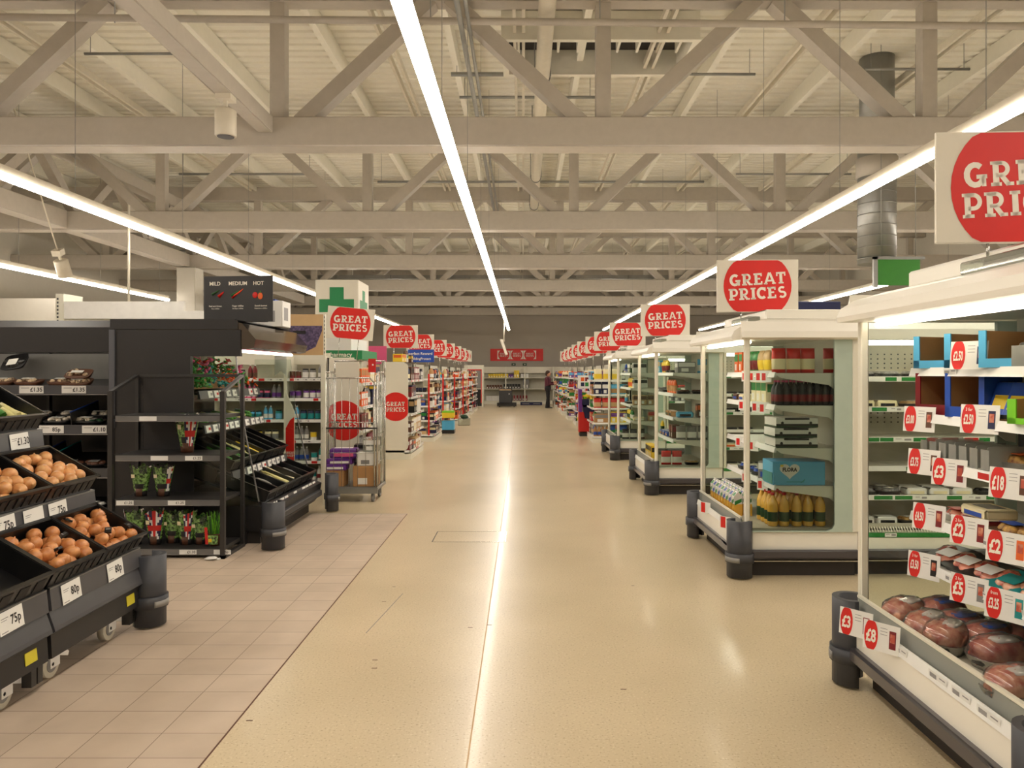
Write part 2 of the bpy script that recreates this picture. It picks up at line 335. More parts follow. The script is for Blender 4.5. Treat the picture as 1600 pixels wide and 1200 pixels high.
# trusses
NODE = [1.1+4.45*k for k in range(-4, 4)]
ZB0, ZB1, ZT0, ZT1 = 4.69, 5.09, 6.68, 7.08
ty = [4.3+6*k for k in range(7)]
for k, Y in enumerate(ty):
    t = empty('ceiling_truss', (0, Y, 0), 'white painted steel roof truss across the aisle, %s' % ('overhead before the photo begins' if k == 0 else ORD[k-1]+' one ahead'), 'roof truss', 'steel roof trusses across the shop', kind='structure')
    MB().rbox(XL, XR, 0, .37, ZB0, ZB1, .015, 'steel_paint').build('bottom_chord', t)
    MB().rbox(XL, XR, .05, .32, ZT0, ZT1, .015, 'steel_paint').build('top_chord', t)
    for x in NODE:
        MB().box(x-.1, x+.1, .09, .28, ZB1, ZT0, 'steel_paint').build('vertical', t)
        for s in (-1, 1):
            MB().bar((x+s*.3, .185, ZB1-.05), (x+s*2.1, .185, ZT0+.05), .2, .24, 'steel_paint', up=(0, 1, 0)).build('diagonal', t)
# purlins between the deck and the trusses
px_ = [-13.4, -11.2, -9, -7.3, -5.3, -3.3, -1.2, 1., 3.4, 5.6, 8.3, 10.5, 12.7]
for i, x in enumerate(px_):
    o = MB().box(x-.055, x+.055, YB, YF, 7.085, 7.395, 'deck_paint').build('ceiling_beam'); tag(o, 'cream roof purlin running lengthwise under the deck, %s from the produce side' % (ORD+['thirteenth'])[i], 'ceiling beam', 'lengthwise roof purlins', kind='structure')
for i, x in enumerate([-7.9, -2.2, -.06, 2.2, 4.6, 7.]):
    mb = MB()
    for s in (-.07, .07): mb.box(x+s-.025, x+s+.025, 5, YF, 6.95, 7.07, 'housing')
    tag(mb.build('ceiling_beam'), 'slim double roof rail running lengthwise, %s from the produce side' % ORD[i], 'ceiling beam', 'double roof rails', kind='structure')
tag(MB().rbox(-3.57, -3.37, YB, 10.28, 4.86, 5.08, .01, 'steel_paint').build('ceiling_beam'), 'white steel bracing beam running along the ceiling to the first truss', kind='structure')
# long truss on the column line, column
t = empty('ceiling_truss', (0, 0, 0), 'long white roof truss running away over the produce side', 'roof truss', kind='structure')
MB().rbox(-10.1, -9.75, 4.7, 34, 4.72, 5.1, .01, 'steel_paint').build('bottom_chord', t); MB().rbox(-10.1, -9.75, 4.7, 34, 6.3, 6.6, .01, 'steel_paint').build('top_chord', t)
for k in range(9):
    Y = 5+3*k; MB().bar((-9.92, Y, 5.05), (-9.92, Y+1.5, 6.35), .18, .2, 'steel_paint').build('diagonal', t); MB().bar((-9.92, Y+3, 5.05), (-9.92, Y+1.5, 6.35), .18, .2, 'steel_paint').build('diagonal', t)
for i, (x, Y) in enumerate([(-9.78, 22.4), (-9.78, 10.4)]):
    tag(MB().rbox(x-.28, x+.28, Y-.28, Y+.28, 0, 4.7, .02, 'wall_white').build('column'), ['white boxed column beyond the bakery header', 'white boxed column at the produce side', 'white boxed column behind the fridge islands', 'white boxed column far along the fridge side'][i], kind='structure')
# services under the roof
def thing(mb, name, label, cat, group=None, loc=(0, 0, 0), rot=(0, 0, 0)): return tag(mb.build(name, None, loc, rot), label, cat, group)
def conduit(px0, px1, py, z, r, lab, m='galv'):
    Y = (z-EYE)*F/(583-py); u0, u1 = WX(px0, Y), WX(px1, Y); thing(MB().cyl((u0, Y, z), (u1, Y, z), r, m, n=8).cyl((u0+.1, Y, z), (u0+.1, Y, 7.38), .006, m, n=5).cyl((u1-.1, Y, z), (u1-.1, Y, 7.38), .006, m, n=5), 'conduit', lab, 'conduit')
conduit(132, 285, 84, 6.93, .025, 'short dark conduit high between roof beams on the produce side')
conduit(705, 935, 116, 6.93, .04, 'dark conduit crossing the round pipe above the aisle')
conduit(935, 1180, 116, 6.93, .025, 'thin conduit beyond the round pipe beside the roof hatch grille')
conduit(1352, 1515, 108, 6.93, .025, 'short dark conduit high above the fridge side')
conduit(718, 930, 152, 7.0, .03, 'second dark conduit behind the first truss above the centre light')
conduit(590, 1100, 284, 6.6, .03, 'thin conduit behind the second truss over the aisle')
conduit(1150, 1330, 272, 6.6, .025, 'thin conduit behind the second truss toward the fridge side')
conduit(280, 490, 272, 6.6, .03, 'thin conduit behind the second truss toward the produce side')
conduit(190, 300, 392, 5.6, .03, 'thin conduit low over the produce side')
def pipe(mb, name, label): return thing(mb, name, label, 'pipe')
mb = MB().cyl((-9.7, 9.9, 6.27), (15, 9.9, 6.05), .045, 'steel_paint', n=10)
for x in (-5.3, -1.2, 1., 3.4, 8.3): mb.cyl((x, 9.9, 6.17), (x, 9.9, 7.1), .008, 'galv', n=6)
pipe(mb, 'sprinkler_pipe', 'thin cream pipe crossing the whole ceiling in front of first truss')
mb = MB().cyl((.32, 4, 6.45), (.32, 30, 6.45), .115, 'housing', n=20)
for Y in (6, 9.2, 12.4, 15.6, 18.8, 22): mb.cyl((.32, Y, 6.45), (.32, Y+.06, 6.45), .13, 'galv', n=20).cyl((.32-.13, Y, 6.45), (.32-.13, Y, 7.1), .01, 'galv', n=6).cyl((.32+.13, Y, 6.45), (.32+.13, Y, 7.1), .01, 'galv', n=6)
pipe(mb, 'round_pipe', 'thick white round pipe running along under the roof')
mb = MB().cyl((-.80, 7, 6.12), (-.80, 24, 6.12), .035, 'galv', n=8).cyl((-.70, 7, 6.14), (-.70, 24, 6.14), .025, 'galv', n=8); pipe(mb, 'conduit', 'pair of grey conduits running along beside the centre light')
mb = MB()
for x in range(-9, 9): mb.box(x+.0, x+.98, 28.9, 29.2, 5.2, 5.34, 'galv')
pipe(mb, 'cable_tray', 'long grey cable tray crossing far down the aisle')
mb = MB().cyl((6.5, 14, 3.62), (6.5, 14, 6.1), .33, 'galv', n=28)
for k in range(12): mb.cyl((6.5, 14, 3.7+.2*k), (6.5, 14, 3.72+.2*k), .337, 'galv', n=28)
mb.cyl((6.5, 14, 5.2), (6.5, 14, 5.55), .36, 'steel_paint', n=28).cyl((6.5, 14, 6.1), (6.5, 14, 7.4), .3, 'galv', n=28)
thing(mb, 'ventilation_duct', 'vertical ribbed grey ventilation duct above the fridge side', 'duct')
# roof hatch with grille
h = empty('roof_vent', (0, 12.7, 7.0), 'cream framed roof vent with slotted grille over the aisle', 'vent')
x0, x1 = WX(785, 12.7), WX(1078, 12.7)
mb = MB().box(x0, x1, -.75, -.65, -.15, .3, 'deck_paint').box(x0, x1, .65, .75, -.15, .3, 'deck_paint').box(x0, x0+.1, -.65, .65, -.149, .299, 'deck_paint').box(x1-.1, x1, -.65, .65, -.149, .299, 'deck_paint'); mb.build('frame', h)
mb = MB().box(x0+.1, x1-.1, -.6, .6, .26, .3, 'kick_dark')
for k in range(9): mb.box(x0+.25+k*.33, x0+.29+k*.33, -.6, .1, .0, .22, 'deck_paint')
mb.build('grille', h)
# continuous light rows
rows = [(-15+.3, 'outermost on the produce side'), (-10.25, 'second from the wall over the produce side'), (-5.58, 'over the black produce shelves'), (-.69, 'over the centre of the aisle'), (3.95, 'over the fridge islands'), (8.65, 'behind the fridge islands')]
HL = 3.76
for i, (x, d) in enumerate(rows[1:]):
    y0, y1 = (-3.5, 37.5)
    if i == 0: y1 = 22.
    t = empty('light_row', (x, 0, HL), 'continuous white fluorescent light row '+d, 'light', 'ceiling light rows')
    MB().prism([(-.042, .0), (-.03, .09), (.03, .09), (.042, .0)], 'y', y0, y1, 'housing').build('housing', t)
    y = y0+.3; k = 0
    while y < y1-.2:
        e = min(y+1.46, y1); MB().prism([(-.055, -.004), (-.06, -.03), (-.035, -.06), (.035, -.06), (.06, -.03), (.055, -.004)], 'y', y, e, 'tube').build('light_tube', t); y += 1.5; k += 1
    y = y0+1
    while y < y1: MB().cyl((0, y, .085), (0, y, 3.62), .004, 'galv', n=4, caps=False).build('suspension_wire', t); y += 3
# projector-like lamps
def spot(x, Y, z, lab, r=.12, h=.3, tilt=0, rod=0):
    t = empty('spot_lamp', (x, Y, z), lab, 'lamp'); t.rotation_euler = (tilt, 0, 0)
    MB().lathe([(r*.9, 0), (r, .01), (r, h), (r*.8, h+.02)], (0, 0, 0), 'housing', n=20).lathe([(r*.8, -.004), (r*.8, .0)], (0, 0, 0), 'dark_grey', n=20).build('lamp_body', t)
    MB().box(-.02, .02, -.02, .02, h, h+.12, 'housing').box(-.09, .09, -.09, .09, h+.12, h+.24, 'housing').cyl((0, 0, h+.1), (0, 0, h+.12+rod), .015, 'housing', n=8).build('bracket', t)
spot(-3.47, 8.9, 4.38, 'white cylinder lamp hanging from the bracing beam before first truss')
spot(-9.6, 16, 3.65, 'tilted white spot lamp by the second light row over produce', .14, .35, .5, 3.3)
spot(-5.1, 13.5, 3.9, 'small white lamp above the light row near the bakery header', .09, .2, .3) if 0 else None
t = empty('security_camera', (WX(787, 34), 34.45, WZ(533, 34)), 'white tilted camera on a hanging pole near the far wall', 'camera')
MB().cyl((0, 0, 0), (.0, 0, 1.66), .035, 'housing').build('pole', t); MB().bar((-.12, 0, .1), (.12, 0, -.6), .12, .12, 'housing').build('camera_body', t)
# partition with white header above the produce shelves, far
tag(MB().box(-14.9, -9.7, 16.6, 16.8, 0, 3.25, 'wall_white').build('wall_partition'), 'plain white partition wall behind the produce stands', kind='structure')

# floor hatch and marks
t = empty('floor_hatch', (-.52, 7.55, 0), 'rectangular metal edged access hatch set in the vinyl floor', 'floor hatch')
MB().box(-.345, .345, -.235, .235, .0, .0012, 'vinyl_floor').build('cover', t)
MB().box(-.352, .352, -.243, -.237, 0, .002, 'chrome').box(-.352, .352, .237, .243, 0, .002, 'chrome').box(-.355, -.347, -.243, .243, 0, .002, 'dark_grey').box(.347, .355, -.243, .243, 0, .002, 'chrome').build('metal_edge', t)
tag(MB().box(-.235, -.228, 2.2, 30, .0, .0008, 'tan').build('trim_2'), 'faint seam in the vinyl along the middle of the aisle', kind='structure')
mk = MB(); q = random.Random(3)
for (x, y) in [(-.85, 4.3), (-.83, 4.18), (-1.3, 3.1), (-1.3, 2.95), (-.23, 4.9), (-.35, 4.85), (-1.0, 5.4), (.5, 3.9), (-1.29, 3.55)]: mk.box(x, x+.03, y, y+.008, 0, .0009, 'brown')
mk.prism([(-.98, 4.75), (-.975, 4.75), (-.88, 5.6), (-.885, 5.6)], 'z', 0, .0009, 'grey')
tag(mk.build('scuff_marks'), 'small brown scuffs and scratches on the vinyl floor', 'scuff marks', kind='stuff')
# ------------------------------------------------------------------ shop furniture shared by both sides
def bumper(x, y, face, label, h=.455, r=.1):
    """curved rubber corner guard; face = angle (deg) of the middle of its outer side"""
    t = empty('corner_bumper', (x, y, 0), label, 'bumper', 'grey corner bumpers', rotz=math.radians(face))
    def shell(r0, r1, z0, z1, m, a=115, n=14):
        mb = MB(); pts = [(r1*math.cos(math.radians(-a+2*a*i/n)), r1*math.sin(math.radians(-a+2*a*i/n))) for i in range(n+1)]
        pin = [(r0*math.cos(math.radians(a-2*a*i/n)), r0*math.sin(math.radians(a-2*a*i/n))) for i in range(n+1)]
        P = pts+pin; k = len(P); s = len(mb.v)
        mb.v += [(u, v, z0) for u, v in P]+[(u, v, z1) for u, v in P]
        for i in range(k): mb.face([i, (i+1) % k, k+(i+1) % k, k+i], m, i not in (n, k-1))
        for i in range(n):
            mb.face([i, k-1-i, k-2-i, i+1], m); mb.face([k+i, k+i+1, 2*k-2-i, 2*k-1-i], m)
        return mb
    shell(r-.028, r, .012, h, 'grey_rubber').build('guard', t)
    shell(r-.03, r+.012, .125, .2, 'grey_rubber', 118).build('collar', t)
    shell(r-.02, r+.015, .135, .172, 'band_grey', 40).build('band', t)
    return t
def great_sign(x, Y, z0, label, w=.70, hgt=.47, rotz=0., group='hanging GREAT PRICES signs', tilt=.05, leg=.06):
    t = empty('price_sign', (x, Y, z0), label, 'sign', group, rotz=rotz)
    MB().rbox(-w/2, w/2, -.008, .008, 0, hgt, .003, 'sign_white').build('board', t)
    d = MB(); zz = hgt/2-.006
    disc(d, .0, hgt/2, .30, -.0095, 'sign_red', zc=zz); d.build('red_disc', t)
    l = MB(); slab_word(l, 'GREAT', .0, hgt/2+.062, -.011, .104, 'letter_white', tilt, sx=1.05); slab_word(l, 'PRICES', .0, hgt/2-.066, -.011, .104, 'letter_white', tilt, sx=1.05)
    l.build('lettering', t)
    MB().cyl((-w/5, 0, -leg), (-w/5, 0, 0), .006, 'chrome', n=6).cyl((w/5, 0, -leg), (w/5, 0, 0), .006, 'chrome', n=6).build('holder', t)
    return t
# ------------------------------------------------------------------ products: cached prototype meshes, origin at the bottom centre, front towards -Y
_P = {}
def proto(key, fn):
    if key not in _P: _P[key] = fn()
    return _P[key]
def place(p, loc, rz=0., label=None, cat=None, group=None, name=None, M=None):
    """p = [(name, mesh), (part name, mesh) ...]: the first mesh is the body, the rest its parts"""
    o = bpy.data.objects.new(name or p[0][0], p[0][1]); COL.objects.link(o)
    if M is not None: o.matrix_world = M
    else: o.location = loc; o.rotation_euler = (0, 0, rz)
    tag(o, label, cat, group)
    for n, me in p[1:]:
        c = bpy.data.objects.new(n, me); COL.objects.link(c); c.parent = o
    return o
def carton(c1, c2, w, d, h, c3='white'):
    def f():
        b = MB().rbox(-w/2, w/2, -d/2, d/2, 0, h, min(w, d, h)*.03, c1)
        e = .0008
        b.poly([(-w*.46, -d/2-e, h*.55), (w*.46, -d/2-e, h*.55), (w*.46, -d/2-e, h*.9), (-w*.46, -d/2-e, h*.9)], c2)
        b.poly([(-w*.3, -d/2-e, h*.12), (w*.1, -d/2-e, h*.12), (w*.1, -d/2-e, h*.42), (-w*.3, -d/2-e, h*.42)], c3)
        for s in (-1, 1): b.poly([(s*(w/2+e), -d*.4, h*.5), (s*(w/2+e), d*.4, h*.5), (s*(w/2+e), d*.4, h*.85), (s*(w/2+e), -d*.4, h*.85)], c2)
        return [('carton', b.mesh('carton'))]
    return proto(('carton', c1, c2, c3, w, d, h), f)
def bottle(c, cl, cc, r, h, parts=True):
    def f():
        b = MB().lathe([(r*.86, 0), (r, h*.03), (r, h*.14, c), (r*1.01, h*.15, cl), (r*1.01, h*.42, cl), (r, h*.43, c), (r, h*.6), (r*.8, h*.74), (r*.36, h*.87), (r*.34, h*.93)], (0, 0, 0), c, n=12)
        k = MB().lathe([(r*.4, h*.92), (r*.4, h*.99), (r*.36, h)], (0, 0, 0), cc, n=10)
        return [('bottle', b.mesh('bottle')), ('cap', k.mesh('cap'))]
    return proto(('bottle', c, cl, cc, r, h), f)
def jar(c, cl, cc, r, h):
    def f():
        b = MB().lathe([(r*.92, 0), (r, h*.04), (r, h*.15, cl), (r*1.01, h*.16, cl), (r*1.01, h*.65, c), (r, h*.66, c), (r, h*.8), (r*.85, h*.88)], (0, 0, 0), c, n=12)
        k = MB().lathe([(r*.9, h*.87), (r*.9, h*.99), (r*.86, h)], (0, 0, 0), cc, n=12)
        return [('jar', b.mesh('jar')), ('lid', k.mesh('lid'))]
    return proto(('jar', c, cl, cc, r, h), f)
def tin(c, cl, r, h):
    def f():
        b = MB().lathe([(r, 0, 'silver'), (r, h*.05, cl), (r*.99, h*.06, cl), (r*.99, h*.4, c), (r*.99, h*.94, 'silver'), (r, h*.95, 'silver'), (r, h, 'silver')], (0, 0, 0), c, n=14)
        return [('tin', b.mesh('tin'))]
    return proto(('tin', c, cl, r, h), f)
def bag(c1, c2, w, d, h):
    def f():
        b = MB(); n = 7; k = 12; s0 = 0
        for j in range(n+1):
            v = j/n; th = d/2*(math.sin(math.pi*min(1, max(0, v)))**.45 if 0 < v < 1 else .06)+.001; ww = w/2*(1 if j in (0, n) else .95)
            if j == 0: th = d/2*.6
            for i in range(k):
                a = 2*math.pi*i/k; cx, cy = math.cos(a), math.sin(a)
                b.v.append((ww*math.copysign(abs(cx)**.5, cx), th*math.copysign(abs(cy)**.8, cy), h*v))
        for j in range(n):
            mm = c2 if j in (1, 2, 3) else c1
            for i in range(k): b.face([j*k+i, j*k+(i+1) % k, (j+1)*k+(i+1) % k, (j+1)*k+i], mm, True)
        b.face(list(range(k))[::-1], c1); b.face([n*k+i for i in range(k)], c1)
        return [('bag', b.mesh('bag'))]
    return proto(('bag', c1, c2, w, d, h), f)
def tray(ct, cf, cl, w, d, h):
    def f():
        b = MB(); q = .88; hh = h*.5
        b.lathe([(1, 0), (1.12, hh), (1.15, hh+.002)], (0, 0, 0), ct, n=16, sq=.45); b.tr(Matrix.Diagonal((w/2/1.15, d/2/1.15, 1, 1)))
        g = MB(); rr = random.Random(3)
        for i in range(6): g.blob((rr.uniform(-.28, .28)*w, rr.uniform(-.25, .25)*d, hh), w*.2, d*.22, h*.4, cf, n=8, k=5, jit=.12, seed=i)
        l = MB().box(-w*.2, w*.2, -d*.28, d*.1, h*.96, h*.99, cl)
        return [('food_tray', b.mesh('food_tray')), ('food', g.mesh('food')), ('label', l.mesh('label'))]
    return proto(('tray', ct, cf, cl, w, d, h), f)
def packet(c1, c2, w, d, h, c3='white'):
    """flat pack standing or lying, with rounded corners"""
    def f():
        b = MB().rbox(-w/2, w/2, -d/2, d/2, 0, h, min(w, d, h)*.2, c1); e = .0006
        b.poly([(-w*.34, -d/2-e, h*.2), (w*.34, -d/2-e, h*.2), (w*.34, -d/2-e, h*.6), (-w*.34, -d/2-e, h*.6)], c2)
        b.poly([(-w*.34, -d*.3, h+e), (w*.3, -d*.3, h+e), (w*.3, d*.3, h+e), (-w*.34, d*.3, h+e)], c3)
        return [('packet', b.mesh('packet'))]
    return proto(('packet', c1, c2, c3, w, d, h), f)
CN = dict(red='red', deep_red='dark red', orange='orange', yellow='yellow', green='green', dark_green='dark green', blue='blue', navy='navy', light_blue='light blue', teal='teal', purple='purple',
          pink='pink', brown='brown', kraft='beige', cream='cream', white='white', black='black', lime='lime green', silver='silver', grey='grey', tan='tan', clear_plastic='clear', food_mix='golden', meat='red meat', meat_pale='pale meat')
PAL = ['red', 'deep_red', 'orange', 'yellow', 'green', 'dark_green', 'blue', 'navy', 'light_blue', 'purple', 'brown', 'cream', 'white', 'black', 'grey', 'tan', 'kraft']
def generic(kind, c, c2, s=1.):
    if kind == 'carton': return carton(c, c2, .13*s, .12, .2*s), .145*s
    if kind == 'box': return carton(c, c2, .24*s, .18, .15*s), .26*s
    if kind == 'bottle': return bottle(c, c2, 'white', .04*s, .25*s), .085*s
    if kind == 'jar': return jar(c, c2, 'black', .045*s, .14*s), .1*s
    if kind == 'tin': return tin(c, c2, .042*s, .12*s), .09*s
    if kind == 'bag': return bag(c, c2, .16*s, .08, .22*s), .175*s
    if kind == 'packet': return packet(c, c2, .17*s, .13, .06*s), .19*s
    if kind == 'tray': return tray('black', c, 'white', .19*s, .14, .06*s), .21*s
def stock(axis, a0, a1, other, z, maxh, where, rr, kinds, fill=.9, facing=0., rows=1, rowstep=(0, 0), cols=None, noparts=False, sizes=(1, 1), pal=PAL, group=None):
    """fills a shelf front between a0 and a1 along axis with runs of equal products; where = the shelf in words"""
    used = set(); a = a0
    while a < a1-.06:
        for _ in range(20):
            kd = rr.choice(kinds); c = rr.choice(pal)
            if (kd, c) not in used: break
        else: break
        used.add((kd, c)); c2 = rr.choice([q for q in pal if q != c]+['white', 'white', 'white']); s = rr.uniform(*sizes)
        p, st = generic(kd, c, c2, round(s, 1)); hgt = max(v.co.z for n, me in p for v in me.vertices)
        if hgt > maxh: s2 = maxh/hgt*.97
        else: s2 = 1
        n = rr.randint(2, 4) if kd not in ('box',) else rr.randint(1, 2)
        if rr.random() > fill: a += st*n; continue
        nm_ = '%s %s' % (CN[c], {'packet': 'flat packet', 'tray': 'food tray', 'box': 'product box'}.get(kd, kd)); lab = '%s on the %s' % (nm_, where); tot = max(1, min(n, int((a1-a)/(st*s2)+1e-6)))
        for i in range(n):
            u = a+st*s2/2
            if u+st*s2/2 > a1: break
            for r in range(rows):
                if r and rr.random() > .75: continue
                x, y = (u, other) if axis == 'x' else (other, u)
                lb = lab if tot == 1 and not r else '%s%s%s on the %s' % ('rear-row ' if r else '', ORD[i]+' ' if tot > 1 else '', nm_, where)
                fr = ' from the aisle' if axis == 'x' else ' from the camera'
                if tot > 1 and len(lb.split()) <= 13: lb = lb.replace(' on the ', fr+' on the ', 1)
                o = place(p[:1] if noparts else p, (x+rowstep[0]*r, y+rowstep[1]*r, z+.001), facing+rr.uniform(-.04, .04), lb, {'packet': 'packet', 'tray': 'food tray', 'box': 'box'}.get(kd, kd), lab+'s' if 0 else 'row of '+lab, name={'packet': 'food_packet', 'tray': 'food_tray', 'box': 'product_box', 'carton': 'food_carton', 'bag': 'food_bag', 'tin': 'food_tin', 'jar': 'food_jar'}.get(kd, kd))
                if s2 < 1: o.scale = (s2, s2, s2)
            a += st*s2
        a += rr.uniform(.004, .03)
def strip_labels(mb, axis, a0, a1, other, z0, z1, rr, cols, step=.13, side=-1):
    a = a0
    while a < a1-.03:
        L = min(step*rr.uniform(.6, 1.1), a1-a-.01); c = rr.choice(cols)
        if c:
            e = other+side*.001
            if axis == 'x': mb.poly([(a, e, z0), (a+L, e, z0), (a+L, e, z1), (a, e, z1)], c)
            else: mb.poly([(e, a, z0), (e, a+L, z0), (e, a+L, z1), (e, a, z1)], c)
            if c in ('card', 'strip_white'):
                e = other+side*.002; q = z1-z0
                P = ((a+L*.55, a+L*.92, z0+q*.25, z0+q*.75, 'ink_grey'), (a+L*.08, a+L*.4, z0+q*.6, z0+q*.75, 'ink_grey'))
                for u0, u1, v0, v1, mm in P:
                    if axis == 'x': mb.poly([(u0, e, v0), (u1, e, v0), (u1, e, v1), (u0, e, v1)], mm)
                    else: mb.poly([(e, u0, v0), (e, u1, v0), (e, u1, v1), (e, u0, v1)], mm)
        a += L+rr.uniform(.0, .05)
# ------------------------------------------------------------------ white refrigerated end case, open towards the aisle (-X)
def end_case(Y0, Y1, shelves, label, rr, XI=2.66):
    W = Y1-Y0
    t = empty('refrigerated_end_case', (1.7, Y0, 0), label, 'refrigerated display case', 'white refrigerated end cases along the aisle')
    def P(n, mb, par=t): return mb.tr(Matrix.Translation((-1.7, -Y0, 0))).build(n, par)
    P('plinth', MB().box(1.80, XI, Y0+.06, Y1-.06, 0, .16, 'kick_dark'))
    P('base_panel', MB().prism([(1.715, .15), (1.70, .2), (1.70, .345), (1.73, .36), (XI, .36), (XI, .15)], 'y', Y0+.01, Y1-.01, 'case_white'))
    P('bumper_rail', MB().rbox(1.665, 1.712, Y0-.03, Y1+.03, .15, .222, .012, 'rail_dark').rbox(1.68, XI, Y0-.035, Y0+.005, .15, .222, .012, 'rail_dark').rbox(1.68, XI, Y1-.005, Y1+.035, .15, .222, .012, 'rail_dark').box(1.7, XI, Y0-.01, Y0+.01, .125, .132, 'chrome'))
    pr = P('price_rail', MB().prism([(1.692, .345), (1.704, .392), (1.712, .392), (1.712, .345)], 'y', Y0+.02, Y1-.02, 'strip_white'))
    P('glass_upstand', MB().box(1.738, 1.746, Y0+.03, Y1-.03, .36, .465, 'glass_edge').box(1.732, 1.752, Y0+.03, Y1-.03, .46, .472, 'post_white'))
    P('deck_pan', MB().box(1.76, XI-.1, Y0+.03, Y1-.03, .362, .385, 'inside_cream').box(1.76, 1.78, Y0+.03, Y1-.03, .385, .44, 'inside_cream'))
    for y in (Y0, Y1):
        P('post', MB().rbox(1.755, 1.80, y-.02, y+.02, .36, 1.90, .008, 'post_white')); s = 1 if y == Y0 else -1
        P('side_glass', MB().box(1.80, 2.48, y-.004, y+.004, .36, 1.89, 'glass'))
        P('side_panel', MB().prism([(1.8, .36), (XI-.03, .36), (XI-.03, 1.89), (2.47, 1.89), (2.47, .42), (2.45, .385), (2.41, .37), (1.8, .37)], 'y', y-.012, y+.012, 'glazed_pale'))
        P('corner_post', MB().rbox(XI-.05, XI, y-.02, y+.02, .36, 1.90, .006, 'post_white'))
    P('back_panel', MB().box(XI-.10, XI-.06, Y0+.03, Y1-.03, .36, 1.9, 'pegboard'))
    P('canopy', MB().prism([(1.655, 1.885), (1.648, 1.91), (1.67, 1.955), (1.74, 2.0), (1.90, 2.045), (XI, 2.05), (XI, 1.90), (1.95, 1.90), (1.90, 1.885)], 'y', Y0-.03, Y1+.03, 'case_white'))
    P('canopy_end', MB().prism([(Y0-.03, 1.885), (Y0-.075, 1.9), (Y0-.07, 1.95), (Y0-.03, 2.03)], 'x', 1.72, XI, 'case_white')); P('canopy_end', MB().prism([(Y1+.03, 1.885), (Y1+.075, 1.9), (Y1+.07, 1.95), (Y1+.03, 2.03)], 'x', 1.72, XI, 'case_white'))
    P('top_box', MB().rbox(1.96, XI, Y0+.1, Y1-.1, 2.05, 2.135, .01, 'case_white').rbox(1.86, 1.97, Y0+.25, Y0+.75, 2.035, 2.09, .008, 'acrylic'))
    n = 2; L = (W-.1)/n
    for i in range(n): P('lamp_tube', MB().cyl((1.82, Y0+.05+i*L+.015, 1.868), (1.82, Y0+.05+(i+1)*L-.015, 1.868), .014, 'case_tube', n=10))
    for i, z in enumerate(shelves):
        s = P('shelf', MB().box(2.02, 2.55, Y0+.03, Y1-.03, z-.018, z, 'case_white')); s['label'] = 'white shelf with side brackets'
        P('bracket', MB().prism([(2.03, z-.018), (2.55, z-.018), (2.55, z-.15), (2.5, z-.14), (2.44, z-.095), (2.06, z-.04)], 'y', Y0+.03, Y0+.038, 'case_white'), s)
        P('bracket', MB().prism([(2.03, z-.018), (2.55, z-.018), (2.55, z-.15), (2.5, z-.14), (2.44, z-.095), (2.06, z-.04)], 'y', Y1-.038, Y1-.03, 'case_white'), s)
        mb = MB().prism([(2.0, z-.035), (2.012, z+.008), (2.02, z+.008), (2.02, z-.035)], 'y', Y0+.03, Y1-.03, 'strip_white')
        P('price_strip', mb, s)
    return t, P
def shelf_of(t, i): return [c for c in t.children if c.name.startswith('shelf')][i]
# ------------------------------------------------------------------ white multideck run facing -Y
def multideck(x0, x1, Y, label, shelves, cols, rr, depth=.75, canopy=True):
    t = empty('multideck_fridge', (x0, Y, 0), label, 'refrigerated display case', 'white multideck fridges behind the end cases')
    def P(n, mb, par=t): return mb.tr(Matrix.Translation((-x0, -Y, 0))).build(n, par)
    P('plinth', MB().box(x0, x1, Y+.08, Y+depth, 0, .16, 'kick_dark')); P('bumper_rail', MB().rbox(x0, x1, Y-.035, Y+.005, .15, .222, .012, 'rail_dark').box(x0, x1, Y-.01, Y+.0, .125, .132, 'chrome'))
    P('base_panel', MB().box(x0, x1, Y, Y+.05, .16, .31, 'case_white').box(x0, x1, Y, Y+depth, .16, .2, 'case_white'))
    mb = MB().box(x0, x1, Y-.006, Y, .315, .35, 'green'); strip_labels(mb, 'x', x0+.2, x1, Y-.006, .318, .347, rr, ['strip_white', None]); P('price_strip', mb)
    mb = MB().box(x0, x1, Y, Y+.12, .33, .345, 'pegboard'); x = x0
    while x < x1: mb.bar((x, Y+.005, .352), (x+.03, Y+.1, .375), .006, .006, 'post_white'); x += .022
    P('air_grille', mb); P('deck_pan', MB().box(x0, x1, Y+.12, Y+depth, .33, .36, 'inside_cream').box(x0, x1, Y+.12, Y+.13, .33, .40, 'inside_cream'))
    bp = MB().box(x0, x1, Y+depth-.03, Y+depth, .2, 2.0, 'pegboard')
    x = x0+.04
    while x < min(x1, x0+1.6):
        for z in (1.66, 1.70, 1.74, 1.78, 1.18, 1.22, 1.26): bp.box(x, x+.012, Y+depth-.032, Y+depth-.03, z, z+.012, 'dark_grey')
        x += .06
    P('back_panel', bp)
    if canopy:
        P('canopy', MB().prism([(Y-.03, 1.89), (Y-.02, 1.97), (Y+.12, 2.04), (Y+depth, 2.05), (Y+depth, 1.91), (Y+.2, 1.91)], 'x', x0, x1, 'case_white')); P('lamp_tube', MB().cyl((x0+.05, Y+.12, 1.868), (x1-.05, Y+.12, 1.868), .02, 'case_tube', n=8))
    P('corner_post', MB().rbox(x0, x0+.04, Y, Y+.04, .31, 1.9, .006, 'post_white'))
    for i, z in enumerate(shelves):
        s = P('shelf', MB().box(x0+.02, x1, Y+.24, Y+depth-.03, z-.015, z, 'case_white'))
        mb = MB().box(x0+.02, x1, Y+.228, Y+.24, z-.03, z+.012, 'strip_white'); strip_labels(mb, 'x', x0+.05, x1, Y+.228, z-.025, z+.006, rr, cols[i], .14); P('price_strip', mb, s)
    return t
